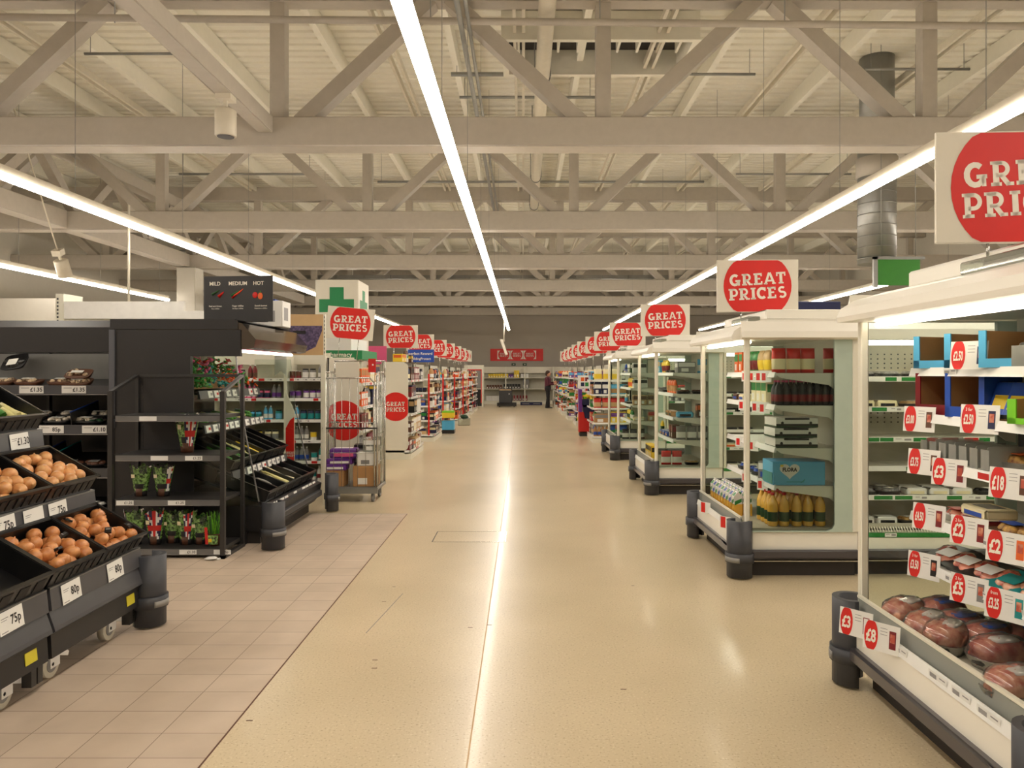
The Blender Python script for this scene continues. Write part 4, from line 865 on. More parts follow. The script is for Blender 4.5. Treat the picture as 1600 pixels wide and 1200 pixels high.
# ================================================================== produce side of the aisle
def pot_sleeve(w0, w1, h, seed, c):
    """printed plastic sleeve round a herb pot; c = width share of the flag print (0 for none)"""
    def f():
        b = MB(); n = 36; rr = random.Random(seed); k = 12; off = seed*1.3
        for j in range(k+1):
            v = j/k
            for i in range(n):
                a = 2*math.pi*i/n; rx = (w0+(w1-w0)*v**1.3)/2*(1+.06*math.sin(3*a+seed)*v+.03*math.sin(7*a+seed*2)*v); ry = rx*.62
                b.v.append((rx*math.cos(a), ry*math.sin(a), h*v+(.014*math.sin(5*a+seed)+.008*math.sin(9*a) if j == k else 0)))
        for j in range(k):
            for i in range(n):
                u = (i/n*360-270+180) % 360-180; v = (j+.5)/k; s = (u/60-c[1])/max(c[0], .01); t = (v-.5)/.5
                if j < 2: mm = 'brown' if c[2] else 'black'
                elif abs(s) <= 1:
                    mm = 'red' if abs(s) < .16 or abs(t) < .13 else 'white' if abs(s) < .3 or abs(t) < .25 else 'red' if abs(abs(s)-abs(t)) < .08 else 'white' if abs(abs(s)-abs(t)) < .2 else 'navy'
                elif v > .78: mm = 'film' if (i//4) % 2 else 'sleeve_print'
                elif abs(v-.34) < .07 and abs(u) < 40: mm = 'black'
                else: mm = 'sleeve_print'
                b.face([j*n+i, j*n+(i+1) % n, (j+1)*n+(i+1) % n, (j+1)*n+i], mm, True)
        b.face(list(range(n))[::-1], 'brown')
        b.poly([(-w0*.5, -w1*.27-.004, h*.62), (-w0*.2, -w1*.29-.004, h*.62), (-w0*.2, -w1*.31-.004, h*.74), (-w0*.5, -w1*.29-.004, h*.74)], 'cream')
        l = MB()
        for q in range(60):
            a = rr.uniform(0, 6.28); r = rr.uniform(0, w1*.34); z = h*rr.uniform(.45, 1.05); x, y = r*math.cos(a), r*.6*math.sin(a); s = w1*.12; t = rr.uniform(0, 6.28)
            ux, uy, uz = math.cos(t)*s, math.sin(t)*s, rr.uniform(-.4, .8)*s
            l.poly([(x, y, z), (x+ux*.5-uy*.4, y+uy*.5+ux*.4, z+uz*.6), (x+ux, y+uy, z+uz), (x+ux*.5+uy*.4, y+uy*.5-ux*.4, z+uz*.5)], 'leaf' if q % 3 else 'leaf_dark')
        p = MB().lathe([(w0*.36, 0), (w0*.42, h*.25)], (0, 0, .001), 'brown', n=14)
        return [('herb_sleeve', b.mesh()), ('leaves', l.mesh()), ('pot', p.mesh())]
    return proto(('herb', w0, w1, h, seed, tuple(c)), f)
def chive_pot():
    b = MB().lathe([(.045, 0), (.06, .10), (.062, .102)], (0, 0, 0), 'brown', n=14); l = MB(); rr = random.Random(2)
    for q in range(80):
        a = rr.uniform(0, 6.28); r = rr.uniform(0, .045); x, y = r*math.cos(a), r*math.sin(a); l.bar((x, y, .09), (x*1.6+rr.uniform(-.03, .03), y*1.6, rr.uniform(.18, .31)), .0025, .0025, ('leaf', 'lime', 'leaf_dark')[q % 3])
    s = MB().prism([(-.055, .02), (-.03, .02), (-.04, .17), (-.066, .17)], 'y', -.064, -.061, 'red').prism([(-.03, .02), (.05, .02), (.055, .10), (-.035, .10)], 'y', -.064, -.061, 'sleeve_print').prism([(-.03, .04), (.0, .04), (.0, .07), (-.03, .07)], 'y', -.066, -.064, 'yellow')
    return [('chive_pot', b.mesh()), ('chives', l.mesh()), ('sleeve', s.mesh())]
# ---- black side rack with herbs
rk = empty('wire_side_rack', (-3.62, 6.64, 0), 'low black shelf rack holding potted herbs at the end of the produce island', 'shelving rack')
X0, X1, Y0, Y1 = -3.62, -2.6, 6.64, 7.14
def PR(n, mb, par=rk): return mb.tr(Matrix.Translation((3.62, -6.64, 0))).build(n, par)
for x in (X0+.02, X1-.02):
    PR('post', MB().box(x-.02, x+.02, Y0, Y0+.035, 0, 1.46, 'black_metal')); PR('post', MB().box(x-.015, x+.015, Y1-.035, Y1, 0, 1.61, 'black_metal'))
    PR('side_arm', MB().bar((x, Y0+.015, 1.455), (x, Y1-.02, 1.6), .035, .02, 'rack_edge' if x > -3 else 'black_metal')); PR('foot_rail', MB().box(x-.02, x+.02, Y0, Y1, 0, .03, 'black_metal'))
PR('top_rail', MB().box(X0, X1, Y1-.03, Y1-.005, 1.585, 1.61, 'black_metal')); PR('back_panel', MB().box(X0+.03, -3.08, Y1-.012, Y1, .05, 1.58, 'black_panel'))
mbx = MB()
for x in (X0+.06,):
    for k in range(40): mbx.box(x, x+.008, Y1-.016, Y1-.012, .1+k*.036, .122+k*.036, 'ink')
PR('slotted_upright', mbx)
RS = (.085, .515, .905, 1.25)
RL = {0: [(-3.0, '£1.10'), (-2.7, '85p')], 1: [(-3.55, '£1.25'), (-3.1, '£1.25')], 2: [(-3.25, ''), (-2.95, '£1.25')], 3: [(-3.35, '')]}
for i, z in enumerate(RS):
    s = PR('shelf', MB().box(X0+.04, X1-.04, Y0+.03, Y1-.02, z-.03, z, 'black_metal')); mb = MB().box(X0+.06, X1-.04, Y0+.018, Y0+.03, z-.05, z-.005, 'rack_edge').box(X0+.06, X1-.04, Y0+.016, Y0+.03, z-.054, z-.05, 'silver')
    for x, p in RL[i]:
        mb.box(x, x+.15, Y0+.015, Y0+.018, z-.048, z-.008, 'card')
        if p: put_text(mb, p, x+.105, z-.028, Y0+.013, .032, 'ink', .01)
    PR('price_strip', mb, s)
HC = ['blue', 'leaf', 'white', 'leaf_dark', 'red', 'leaf']
for k, (x, y, i, h, lab, c) in enumerate([(-3.44, 6.86, 1, .27, 'potted herb in printed sleeve, first on the third rack shelf down', [.0, 9, 0]), (-3.24, 6.86, 1, .27, 'potted herb in printed sleeve with red flag corner, second on the third rack shelf down', [.35, .9, 0]),
                                          (-3.48, 6.84, 0, .30, 'drooping potted herb in blue printed sleeve on the lowest rack shelf', [.3, -1.1, 0]), (-3.30, 6.84, 0, .30, 'potted herb sleeve with red white and blue flag print on the lowest rack shelf', [.8, .1, 0]),
                                          (-3.17, 6.9, 0, .27, 'dark green potted herb behind the flag printed sleeve on the lowest rack shelf', [0, 9, 0]), (-3.02, 6.84, 0, .29, 'potted herb with flag print in the middle of the lowest rack shelf', [.4, .3, 0]),
                                          (-2.90, 6.86, 0, .25, 'small leafy potted herb next to the middle one on the lowest rack shelf', [0, 9, 0])]):
    place(proto(('h', k), lambda k=k, h=h, c=c: pot_sleeve(.11, .2, h, k, c)), (x, y, RS[i]+.001), 0, lab, 'potted herb', 'potted herbs on the black rack', 'potted_herb')
o = place(pot_sleeve(.11, .24, .40, 9, [.6, .5, 1]), (-3.03, 6.88, RS[2]+.001), 0, 'tall potted herb in red and blue flag sleeve on the second rack shelf', 'potted herb', None, 'potted_herb'); o.scale = (1, 1, .85)
place(proto('chive', chive_pot), (-2.75, 6.8, RS[0]+.001), 0, 'pot of upright green chives at the aisle end of the lowest rack shelf', 'potted herb', None)
# ---- black produce chiller end (opens to +X)
ch = empty('black_produce_chiller', (-2.4, 7.2, 0), 'black produce chiller end with sloping vegetable shelves facing the aisle', 'refrigerated display case')
CY0, CY1 = 7.2, 8.95
def PC(n, mb, par=ch): return mb.tr(Matrix.Translation((2.4, -7.2, 0))).build(n, par)
XB = -3.9
PC('end_panel', MB().box(XB, -3.14, CY0, CY0+.05, 0, 2.03, 'black_panel').box(-3.14, -2.67, CY0, CY0+.05, 1.78, 2.03, 'black_panel').box(-3.14, -2.62, CY0, CY0+.05, 0, .36, 'black_panel').box(XB+.0, XB+.04, CY0-.012, CY0, 0, 2.03, 'post_grey').box(-3.9, -3.85, CY0-.02, CY0, 1.1, 2.03, 'post_grey'))
PC('side_glass', MB().prism([(-3.14, .36), (-2.5, .36), (-2.66, 1.2), (-2.72, 1.78), (-3.14, 1.78)], 'y', CY0+.02, CY0+.028, 'glass'))
PC('side_glass', MB().prism([(-3.14, .36), (-2.5, .36), (-2.66, 1.2), (-2.72, 1.78), (-3.14, 1.78)], 'y', CY1-.028, CY1-.02, 'glass'))
PC('glass_rail', MB().bar((-2.72, CY0+.024, 1.78), (-2.66, CY0+.024, 1.2), .01, .012, 'silver').bar((-2.66, CY0+.024, 1.2), (-2.5, CY0+.024, .4), .01, .012, 'silver')); PC('glass_rail', MB().bar((-2.66, CY1-.024, 1.2), (-2.5, CY1-.024, .4), .01, .012, 'silver'))
PC('back_panel', MB().box(XB, XB+.25, CY0+.05, CY1, 0, 2.0, 'black_panel').box(-3.66, -3.62, CY0+.05, CY1, .36, 2.0, 'mirror_steel'))
PC('base', MB().box(-3.66, -2.5, CY0+.05, CY1-.05, 0, .12, 'kick_dark').prism([(-3.66, .12), (-2.44, .12), (-2.38, .2), (-2.36, .34), (-2.42, .36), (-3.66, .36)], 'y', CY0+.02, CY1-.02, 'black_panel'))
PC('bumper_rail', MB().rbox(-2.38, -2.33, CY0+.1, CY1-.1, .2, .27, .01, 'dark_grey'))
PC('canopy', MB().prism([(-3.66, 1.98), (-3.66, 2.12), (-2.72, 2.11), (-2.66, 2.09), (-2.53, 1.94), (-2.55, 1.86), (-2.62, 1.845), (-3.2, 1.9)], 'y', CY0+.02, CY1, 'mirror_steel').box(XB, -2.72, CY0+.0, CY1, 2.12, 2.13, 'black_panel').box(XB, -2.70, CY0+.0, CY0+.02, 2.035, 2.12, 'black_panel'))
PC('lamp_tube', MB().cyl((-2.7, CY0+.1, 1.83), (-2.7, CY1-.05, 1.83), .014, 'case_tube', n=8))
CS = [(1.43, -3.10, -3.6, .02), (1.10, -3.05, -3.6, .05), (.66, -2.78, -3.6, .36), (.36, -2.42, -3.45, .4)]
for i, (z, xf, xb, rise) in enumerate(CS):
    s = PC('shelf', MB().prism([(xf, z-.02), (xb, z+rise-.02), (xb, z+rise), (xf, z)], 'y', CY0+.06, CY1-.03, 'black_plastic'))
    mb = MB().prism([(xf+.03, z-.06), (xf+.012, z+.02), (xf, z+.02), (xf, z-.06)], 'y', CY0+.06, CY1-.03, 'fascia_grey')
    y = CY0+.09; rr = random.Random(i)
    while y < CY1-.16:
        L = .11
        if rr.random() < .8:
            e = .0015; mb.poly([(xf+.029+e, y, z-.052), (xf+.029+e, y+L, z-.052), (xf+.014+e, y+L, z+.014), (xf+.014+e, y, z+.014)], 'card'); mb.poly([(xf+.024+2*e, y+.05, z-.03), (xf+.024+2*e, y+.1, z-.03), (xf+.020+2*e, y+.1, z-.005), (xf+.020+2*e, y+.05, z-.005)], 'ink_grey' if rr.random() < .7 else 'red')
        y += L+rr.uniform(.01, .07)
    PC('price_strip', mb, s)
bumper(-2.30, 7.02, -35, 'grey corner bumper at the near corner of the black chiller', h=.44, r=.105); bumper(-2.27, 8.95, 20, 'grey corner bumper at the far corner of the black chiller', h=.44, r=.105)
# chillies on the top shelf
rr = random.Random(77)
def chilli_bag(c, seed):
    def f():
        l = MB(); q = random.Random(seed)
        for i in range(14):
            x, y, z = q.uniform(-.07, .07), q.uniform(-.05, .05), q.uniform(.02, .11); a = q.uniform(0, 6.28); L = q.uniform(.03, .06)
            l.cyl((x, y, z), (x+math.cos(a)*L, y+math.sin(a)*L*.7, z+q.uniform(-.02, .03)), .011, c, .003, n=7)
        return [('chilli_pile', l.mesh())]
    return proto(('chb', c, seed), f)
for k in range(30):
    r_ = k//10; q = k % 10; x = -3.16-.15*r_; Y = 7.34+q*.155+.03*(r_ % 2)
    c = ['GLGTTOOGLO', 'GGLPTGOLGP', 'LGDPLRPGLR'][r_][q]
    c, nm = dict(G=('chilli_green', 'bright green'), L=('leaf', 'leafy green'), D=('leaf_dark', 'dark green'), R=('chilli_red', 'red'), P=('pink', 'pink'), T=('teal', 'teal'), O=('chilli_orange', 'orange'))[c]
    o = place(chilli_bag(c, k % 12), (x, Y, 1.455+.085*r_), k, nm+' bag of chillies, %s row on the top shelf of the black chiller' % ['front', 'middle', 'back'][r_], 'bag of chillies', nm+' chilli bags %s row' % ['front', 'middle', 'back'][r_], 'chilli_bag'); o.scale = (1.35, 1.2, 1.4)
PC('riser', MB().box(-3.62, -3.25, CY0+.08, CY1-.05, 1.46, 1.525, 'kraft').box(-3.62, -3.4, CY0+.08, CY1-.05, 1.525, 1.61, 'kraft'))
for k in range(5):
    place(chilli_bag(['chilli_green', 'pink', 'chilli_red', 'leaf', 'chilli_orange'][k], 30+k), (-3.5, 7.5+k*.3, 1.6), k, ['green', 'pink', 'red', 'leafy', 'orange'][k]+' bag of chillies high at the back of the black chiller', 'bag of chillies', None, 'chilli_bag') if 0 else None
# crates on the sloped shelves: builder
def crate(L=.40, W=.44, H=.13, c='black_plastic'):
    def f():
        t_ = .012; b = MB().box(0, L, -W/2, W/2, 0, t_, c)
        b.box(0, t_, -W/2, W/2, 0, H, c).box(L-t_, L, -W/2, W/2, 0, H, c).box(0, L, -W/2, -W/2+t_, 0, H, c).box(0, L, W/2-t_, W/2, 0, H, c)
        r = MB().box(-.012, .006, -W/2-.01, W/2+.01, H-.008, H+.004, c).box(L-.006, L+.012, -W/2-.01, W/2+.01, H-.008, H+.004, c).box(-.012, L+.012, -W/2-.012, -W/2+.006, H-.008, H+.004, c).box(-.012, L+.012, W/2-.006, W/2+.012, H-.008, H+.004, c)
        for k in range(6): b.box(-.004, 0, -W/2+.03+k*(W-.06)/6, -W/2+.03+(k+.6)*(W-.06)/6, .03, H-.03, 'ink')
        return [('produce_crate', b.mesh()), ('rim', r.mesh())]
    return proto(('crate', L, W, H, c), f)
def cm(x, y, z, deg): return Matrix.Translation((x, y, z)) @ Matrix.Rotation(math.pi, 4, 'Z') @ Matrix.Rotation(-math.radians(deg), 4, 'Y')
def veg(c, seed, L=.2, r=.022, n=7, W=.12):
    def f():
        l = MB(); q = random.Random(seed)
        for i in range(n):
            x, y = q.uniform(.0, L*.3), q.uniform(-W/2, W/2); a = q.uniform(-.35, .35); z = q.uniform(.02, .06)
            l.cyl((x, y, z), (x+L*.8*math.cos(a), y+L*.8*math.sin(a), z+q.uniform(-.01, .03)), r, c, r*.5, n=8)
        return [('vegetables', l.mesh())]
    return proto(('veg', c, seed, L, r, n, W), f)
VN = {0: ('leafy green celery', 'leaf'), 1: ('pale parsnips', 'pale_veg'), 2: ('green beans', 'leaf_dark')}
for i, z0, xf, ang, n in ((2, .68, -2.80, 24, 7), (3, .385, -2.46, 22, 6)):
    wd = 1.66/n
    for k in range(n):
        Y = CY0+.06+wd*(k+.5); M = cm(xf, Y, z0, ang)
        w1 = ('third', 'lowest')[i-2]
        place(crate(.5 if i == 2 else .52, round(wd-.02, 3), .11), None, 0, 'narrow black produce crate, %s from the rack on the %s shelf of the chiller' % (ORD[k], w1), 'crate', 'narrow black crates in the chiller', 'produce_crate', M=M)
        if (i == 2 and k in (0, 1, 2, 3)) or (i == 3 and k in (2, 3)):
            c, nm = [('leaf', 'green vegetables'), ('leaf', 'leafy greens'), ('pale_veg', 'pale vegetables'), ('yellow', 'yellow peppers and roots')][(k+(i == 3)*0) % 4] if i == 2 else [('pale_veg', 'parsnips'), ('cream', 'peeled white roots')][k-2]
            place(veg(c, k+10*i, .34, .02, 10, wd-.09), None, 0, 'bundle of %s in the %s crate of the %s chiller shelf' % (nm, ORD[k], w1), 'vegetables', None, 'vegetable_bundle', M=M @ Matrix.Translation((.03, 0, .015)))
        if i == 3 and k in (1, 4): place(proto('bagc', lambda: [('clear_bag', MB().blob((.1, 0, .05), .1, .06, .03, 'clear_plastic', n=12, k=6, jit=.1).mesh())]), None, 0, 'clear bag in the %s crate of the lowest chiller shelf' % ORD[k], 'bag', None, M=M @ Matrix.Translation((.1, 0, .015)))
for k in range(5):
    place(veg(['leaf', 'pale_veg', 'leaf', 'pale_veg', 'leaf'][k], 50+k, .22, .014, 7, .16), None, 0, ['green', 'pale', 'leafy', 'cream coloured', 'long green'][k]+' vegetables lying on the second shelf of the black chiller', 'vegetables', None, 'vegetable_bundle', M=cm(-3.08, 7.5+k*.3, 1.11, 8))
for k in range(4):
    place(veg(['leaf_dark', 'leaf', 'leaf_dark', 'leaf'][k], 60+k, .2, .02, 8, .16), None, 0, 'dark green vegetables on the third chiller shelf, bundle %s' % ['by the side glass', 'near the side glass', 'at mid shelf', 'toward the far end'][k], 'vegetables', None, 'vegetable_bundle', M=cm(-3.0, 7.36+k*.3, .84, 24)) if 0 else None
# boxes and signs on top of the black chiller
t = empty('chilli_guide_sign', (-2.80, 7.5, 2.125), 'black chilli guide board reading MILD MEDIUM HOT', 'sign', rotz=math.radians(-8))
MB().rbox(-.36, .36, -.008, .008, 0, .45, .003, 'black_panel').build('board', t)
l = MB()
for x, s in ((-.24, 'MILD'), (-.0, 'MEDIUM'), (.215, 'HOT')): put_text(l, s, x, .375, -.010, .052, 'letter_white', .02)
for x, s, s2 in ((-.235, 'Red and Green', 'Ray chillies'), (0, 'Finger chillies', 'Birdeye chillies'), (.24, 'Scotch bonnet', 'Habanero chillies')): put_text(l, s, x, .155, -.010, .022, 'letter_white', .02); put_text(l, s2, x, .13, -.010, .019, 'letter_white', .0)
l.build('lettering', t)
p = MB()
def pepper(x, z, a, L, r, c): p.cyl((x, -.010, z), (x+L*math.cos(a), -.012, z+L*math.sin(a)), r, c, r*.25, n=8)
pepper(-.27, .27, .5, .09, .014, 'leaf_dark'); pepper(-.20, .25, .7, .07, .018, 'chilli_red'); pepper(-.06, .235, .6, .12, .010, 'chilli_red'); pepper(-.04, .255, .6, .12, .009, 'chilli_orange'); pepper(-.07, .26, .5, .1, .008, 'green')
p.blob((.18, -.010, .26), .028, .004, .03, 'chilli_red', n=10, k=6).blob((.235, -.012, .25), .026, .004, .034, 'orange', n=10, k=6).cyl((.235, -.012, .28), (.235, -.012, .3), .005, 'leaf', n=6)
p.build('chilli_pictures', t); MB().box(-.3, .3, -.02, .02, -.005, .0, 'black_metal').build('foot', t)
thing(MB().rbox(-2.95, -2.62, 8.3, 8.6, 2.128, 2.41, .006, 'card').box(-2.9, -2.7, 8.298, 8.3, 2.18, 2.3, 'ink_grey').box(-2.619, -2.618, 8.36, 8.5, 2.2, 2.34, 'ink_grey').box(-2.95, -2.7, 8.3, 8.58, 2.41, 2.425, 'blue'), 'stock_carton', 'white printed cardboard carton on top of the black chiller', 'carton')
t = empty('header_card', (-2.66, 9.35, 1.84), 'large header card printed with a dark wicker basket above the white health shelves', 'sign')
MB().box(-.2, .22, -.01, .01, 0, .5, 'tan').build('board', t); MB().prism([(-.2, .08), (-.05, .02), (.12, .1), (.2, .3), (.2, .36), (-.2, .36)], 'y', -.013, -.010, 'wicker').box(-.16, .0, -.016, -.013, .26, .3, 'black').build('basket_picture', t)
mb = MB()
for k in range(10): mb.box(.224, .232, -.012, -.0, .02+k*.048, .045+k*.048, 'dark_grey')
mb.box(.215, .24, -.011, .011, 0, .5, 'post_white').build('upright', t)
MB().box(.21, .24, -.011, .011, -1.84, 0.0, 'post_white').build('post', t)
# ---- black run facing the camera (mushrooms)
br = empty('black_produce_run', (-8.2, 7.4, 0), 'long black produce shelving with mushroom punnets facing the camera', 'refrigerated display case')
BX0, BX1, BY = -8.2, -3.94, 7.45
def PB(n, mb, par=br): return mb.tr(Matrix.Translation((8.2, -7.4, 0))).build(n, par)
PB('back_panel', MB().box(BX0, BX1, BY+.7, BY+.75, 0, 2.0, 'black_panel')); PB('base', MB().box(BX0, BX1, BY-.1, BY+.7, 0, .3, 'black_panel')); PB('end_panel', MB().box(BX1, BX1+.035, BY-.2, BY+.75, 0, 2.03, 'black_panel'))
PB('canopy', MB().prism([(BY-.15, 1.82), (BY-.15, 2.06), (BY-.05, 2.13), (BY+.75, 2.13), (BY+.75, 2.0), (BY+.1, 1.9), (BY+.05, 1.82)], 'x', BX0, BX1+.0, 'black_panel'))
PB('lamp_tube', MB().cyl((BX0, BY+.15, 1.86), (BX1-.05, BY+.15, 1.86), .012, 'case_tube', n=6)); PB('mirror', MB().box(BX0, BX1-.06, BY+.5, BY+.52, 1.56, 1.82, 'grey'))
PB('divider_post', MB().box(-5.0, -4.97, BY+.55, BY+.6, .3, 2.0, 'black_metal'))
BS = [(.67, BY+.0), (1.09, BY+.05), (1.48, BY+.1)]
PL = {2: [(-4.98, '£1.35'), (-4.56, '£1.35'), (-4.0, '')], 1: [(-4.75, '85p'), (-4.33, '£1.10')], 0: [(-4.45, '£1'), (-5.1, '£1')]}
for i, (z, y) in enumerate(BS):
    s = PB('shelf', MB().prism([(y, z-.02), (y+.6, z+.10), (y+.6, z+.12), (y, z)], 'x', BX0, BX1-.02, 'black_plastic'))
    mb = MB().box(BX0, BX1-.03, y-.012, y, z-.07, z+.02, 'fascia_grey').box(BX0, BX1-.03, y-.014, y, z-.076, z-.07, 'silver')
    for x, ptx in PL[i]:
        mb.box(x, x+.24, y-.0145, y-.012, z-.06, z+.015, 'card')
        if ptx: put_text(mb, ptx, x+.17, z-.025, y-.016, .055, 'ink', .02)
        mb.box(x+.02, x+.1, y-.0155, y-.0145, z-.01, z-.004, 'ink_grey')
    PB('price_strip', mb, s)
def punnet(m, tr_c, n=7):
    def f():
        b = MB().lathe([(.8, 0), (.95, .03), (1.0, .045)], (0, 0, 0), tr_c, n=16, sq=.5); b.tr(Matrix.Diagonal((.13, .085, 1, 1))); g = MB(); q = random.Random(n)
        for i in range(9): g.blob((q.uniform(-.085, .085), q.uniform(-.05, .05), .05), .027, .027, .02, m, n=8, k=5, seed=i)
        l = MB().box(-.06, .06, -.03, .01, .072, .074, 'white')
        return [('punnet', b.mesh()), ('mushrooms', g.mesh()), ('label', l.mesh())]
    return proto(('pun', m, tr_c, n), f)
mt = lambda x, y, z, a=11: Matrix.Translation((x, y, z)) @ Matrix.Rotation(math.radians(a), 4, 'X')
for k, (x, y, z, m, lab) in enumerate([(-5.2, 7.62, 1.50, 'mushroom_brown', 'brown punnet of mushrooms at the far end from the aisle, top black shelf'), (-4.93, 7.62, 1.50, 'mushroom_brown', 'brown punnet of mushrooms second on the top black shelf'), (-4.60, 7.62, 1.50, 'mushroom_brown', 'brown punnet of mushrooms third on the top black shelf'),
                                      (-4.43, 7.62, 1.50, 'mushroom_brown', 'short brown punnet of mushrooms fourth on the top black shelf')]):
    place(punnet(m, 'brown', k), None, 0, lab, 'punnet of mushrooms', 'mushroom punnets on the top black shelf', 'mushroom_punnet', M=mt(x, y, z, 11+10*(k == 3)))
place(punnet('mushroom_brown', 'brown', 8), None, 0, 'brown punnet of mushrooms stacked at an angle on top of the others', 'punnet of mushrooms', None, 'mushroom_punnet', M=mt(-4.45, 7.66, 1.58, 32))
place(tray('black', 'black', 'white', .28, .2, .05), None, 0, 'upturned black and white tray standing high on the black shelving', 'tray', None, 'food_tray', M=Matrix.Translation((-5.15, 7.75, 1.72)) @ Matrix.Rotation(.9, 4, 'X') @ Matrix.Rotation(-.2, 4, 'Y'))
for k in range(6):
    a, b_ = k % 3, k//3
    place(punnet('mushroom_white', 'black', 10+k), None, 0, 'black punnet of white mushrooms on the middle black shelf, %s row %s' % (['front', 'back'][b_], ['outer', 'middle', 'inner'][a]), 'punnet of mushrooms', 'white mushroom punnets', 'mushroom_punnet', M=mt(-4.93+a*.29, 7.62+b_*.22, 1.112+b_*.05))
for k in range(3): place(tray('black', 'dark_green', 'grey', .24, .17, .06), None, 0, 'dark tray on the middle black shelf beside the blue divider, %s' % ['nearest the divider', 'centre', 'by the end panel'][k], 'food tray', 'dark trays on the middle black shelf', 'food_tray', M=mt(-4.16-.0*k+.0, 7.62+.2*k, 1.112+.045*k) if k else mt(-4.3, 7.62, 1.112))
for k, (x, z, c) in enumerate([(-4.44, 1.10, 'blue'), (-4.78, .68, 'blue'), (-4.62, .68, 'teal')]):
    thing(MB().box(-.004, .004, 0, .5, 0, .14, 'black_plastic').box(-.005, .005, 0, .5, .135, .143, c), 'shelf_divider', ['blue edged divider on the middle black shelf', 'blue edged divider on the lower black shelf', 'teal edged divider on the lower black shelf'][k], 'shelf divider', loc=(x, 7.5, z), rot=(math.radians(11), 0, 0))
for k in range(3): place(tray('black', 'brown', 'grey', .24, .17, .06), None, 0, 'dark tray on the lower black shelf, %s' % ['nearest the teal divider', 'middle', 'by the end panel'][k], 'food tray', 'dark trays on the lower black shelf', 'food_tray', M=mt(-4.48+k*.22, 7.6, .695))
thing(MB().blob((-4.0, 7.58, .76), .06, .06, .05, 'white', n=12, k=8, jit=.1), 'garlic_bag', 'small white bag at the end of the lower black shelf', 'bag')
for k in range(2): place(tray('silver', 'white', 'white', .26, .18, .06), (-4.22+k*.2, 7.5+.1*k, .302), 0, 'silvery wrapped tray on the base of the black shelving, %s' % ['first', 'second'][k], 'food tray', None, 'food_tray')
# ---- onion stand
st_z = [(.50, -2.44), (.865, -2.73), (1.25, -3.06)]
def module(Y0, Y1, nm, k):
    t = empty('mobile_produce_stand', (-2.44, Y0, 0), 'dark grey stepped produce stand on castors, '+nm, 'produce stand', 'stepped produce stands')
    def P(n, mb, par=t): return mb.tr(Matrix.Translation((2.44, -Y0, 0))).build(n, par)
    for i, (z, x) in enumerate(st_z):
        P('tier', MB().prism([(x, z-.02), (x-.40, z+.215), (x-.40, z+.195), (x, z-.05)], 'y', Y0+.02, Y1-.02, 'black_panel'))
        fs = P('fascia', MB().prism([(x+.0, z-.10), (x+.025, z-.10), (x+.012, z+.015), (x-.02, z+.02)], 'y', Y0+.01, Y1-.005, 'fascia_grey').prism([(x+.014, z+.008), (x+.014, z+.016), (x-.02, z+.022), (x-.02, z+.014)], 'y', Y0+.01, Y1-.005, 'rack_edge'))
        for (yy, ptx) in [q[1:] for q in LBL if q[0] == (k, i)]:
            mb = MB().box(-.085, .085, -.001, .001, -.052, .052, 'card'); put_text(mb, ptx, .03, .0, -.002, .062, 'ink', .02, .8); mb.box(-.07, -.02, -.0015, -.001, .02, .024, 'ink_grey').box(-.07, -.03, -.0015, -.001, .01, .013, 'ink_grey').box(-.075, -.03, -.0015, -.001, -.045, -.04, 'ink_grey')
            mb.tr(Matrix.Translation((x+.024, yy, z-.045)) @ Matrix.Rotation(math.radians(90), 4, 'Z') @ Matrix.Rotation(math.radians(-7), 4, 'X') @ Matrix.Rotation(math.radians(-2), 4, 'Y')).tr(Matrix.Translation((2.44, -Y0, 0)))
            mb.build('price_label', fs)
    P('lower_panel', MB().prism([(-2.44, .15), (-2.415, .155), (-2.43, .42), (-2.46, .42)], 'y', Y0+.01, Y1-.01, 'black_panel').prism([(-2.425, .275), (-2.395, .295), (-2.40, .315), (-2.43, .40), (-2.44, .40)], 'y', Y0+.005, Y1-.005, 'fascia_grey'))
    P('frame', MB().box(-3.55, -2.5, Y0+.03, Y0+.07, .2, .27, 'black_metal').box(-3.55, -2.5, Y1-.07, Y1-.03, .2, .27, 'black_metal').box(-3.6, -3.5, Y0+.02, Y1-.02, .2, 1.5, 'black_panel'))
    P('side_panel', MB().prism([(-2.46, .22), (-2.46, .44), (-2.75, .80), (-3.08, 1.18), (-3.5, 1.5), (-3.5, .22)], 'y', Y1-.02, Y1-.008, 'black_panel'))
    P('leg', MB().box(-2.50, -2.45, Y1-.09, Y1-.05, .05, .27, 'black_metal').box(-2.50, -2.45, Y1-.04, Y1+.0, .05, .27, 'black_metal').box(-2.5, -2.47, Y1-.09, Y1, .2, .27, 'black_metal'))
    P('sticker', MB().prism([(-2.412, .195), (-2.415, .195), (-2.421, .255), (-2.418, .255)], 'y', Y1-.19, Y1-.10, 'label_yellow'))
    for yy in (Y0+.16, Y1-.21):
        for xx in (-2.53, -3.35):
            c = P('castor', MB().lathe([(.03, .17), (.03, .21)], (xx, yy+.03, 0), 'chrome', n=10).box(xx-.028, xx-.02, yy-.02, yy+.06, 0.07, .18, 'white').box(xx+.02, xx+.028, yy-.02, yy+.06, .05, .18, 'white'))
            P('wheel', MB().cyl((xx-.02, yy, .07), (xx+.02, yy, .07), .07, 'caster', n=20).cyl((xx-.023, yy, .07), (xx+.023, yy, .07), .042, 'grey', n=16).cyl((xx-.028, yy, .07), (xx+.028, yy, .07), .01, 'chrome', n=8), c)
            P('brake', MB().prism([(yy+.05, .10), (yy+.13, .07), (yy+.14, .09), (yy+.07, .15)], 'x', xx-.02, xx+.03, 'white'), c)
    return t
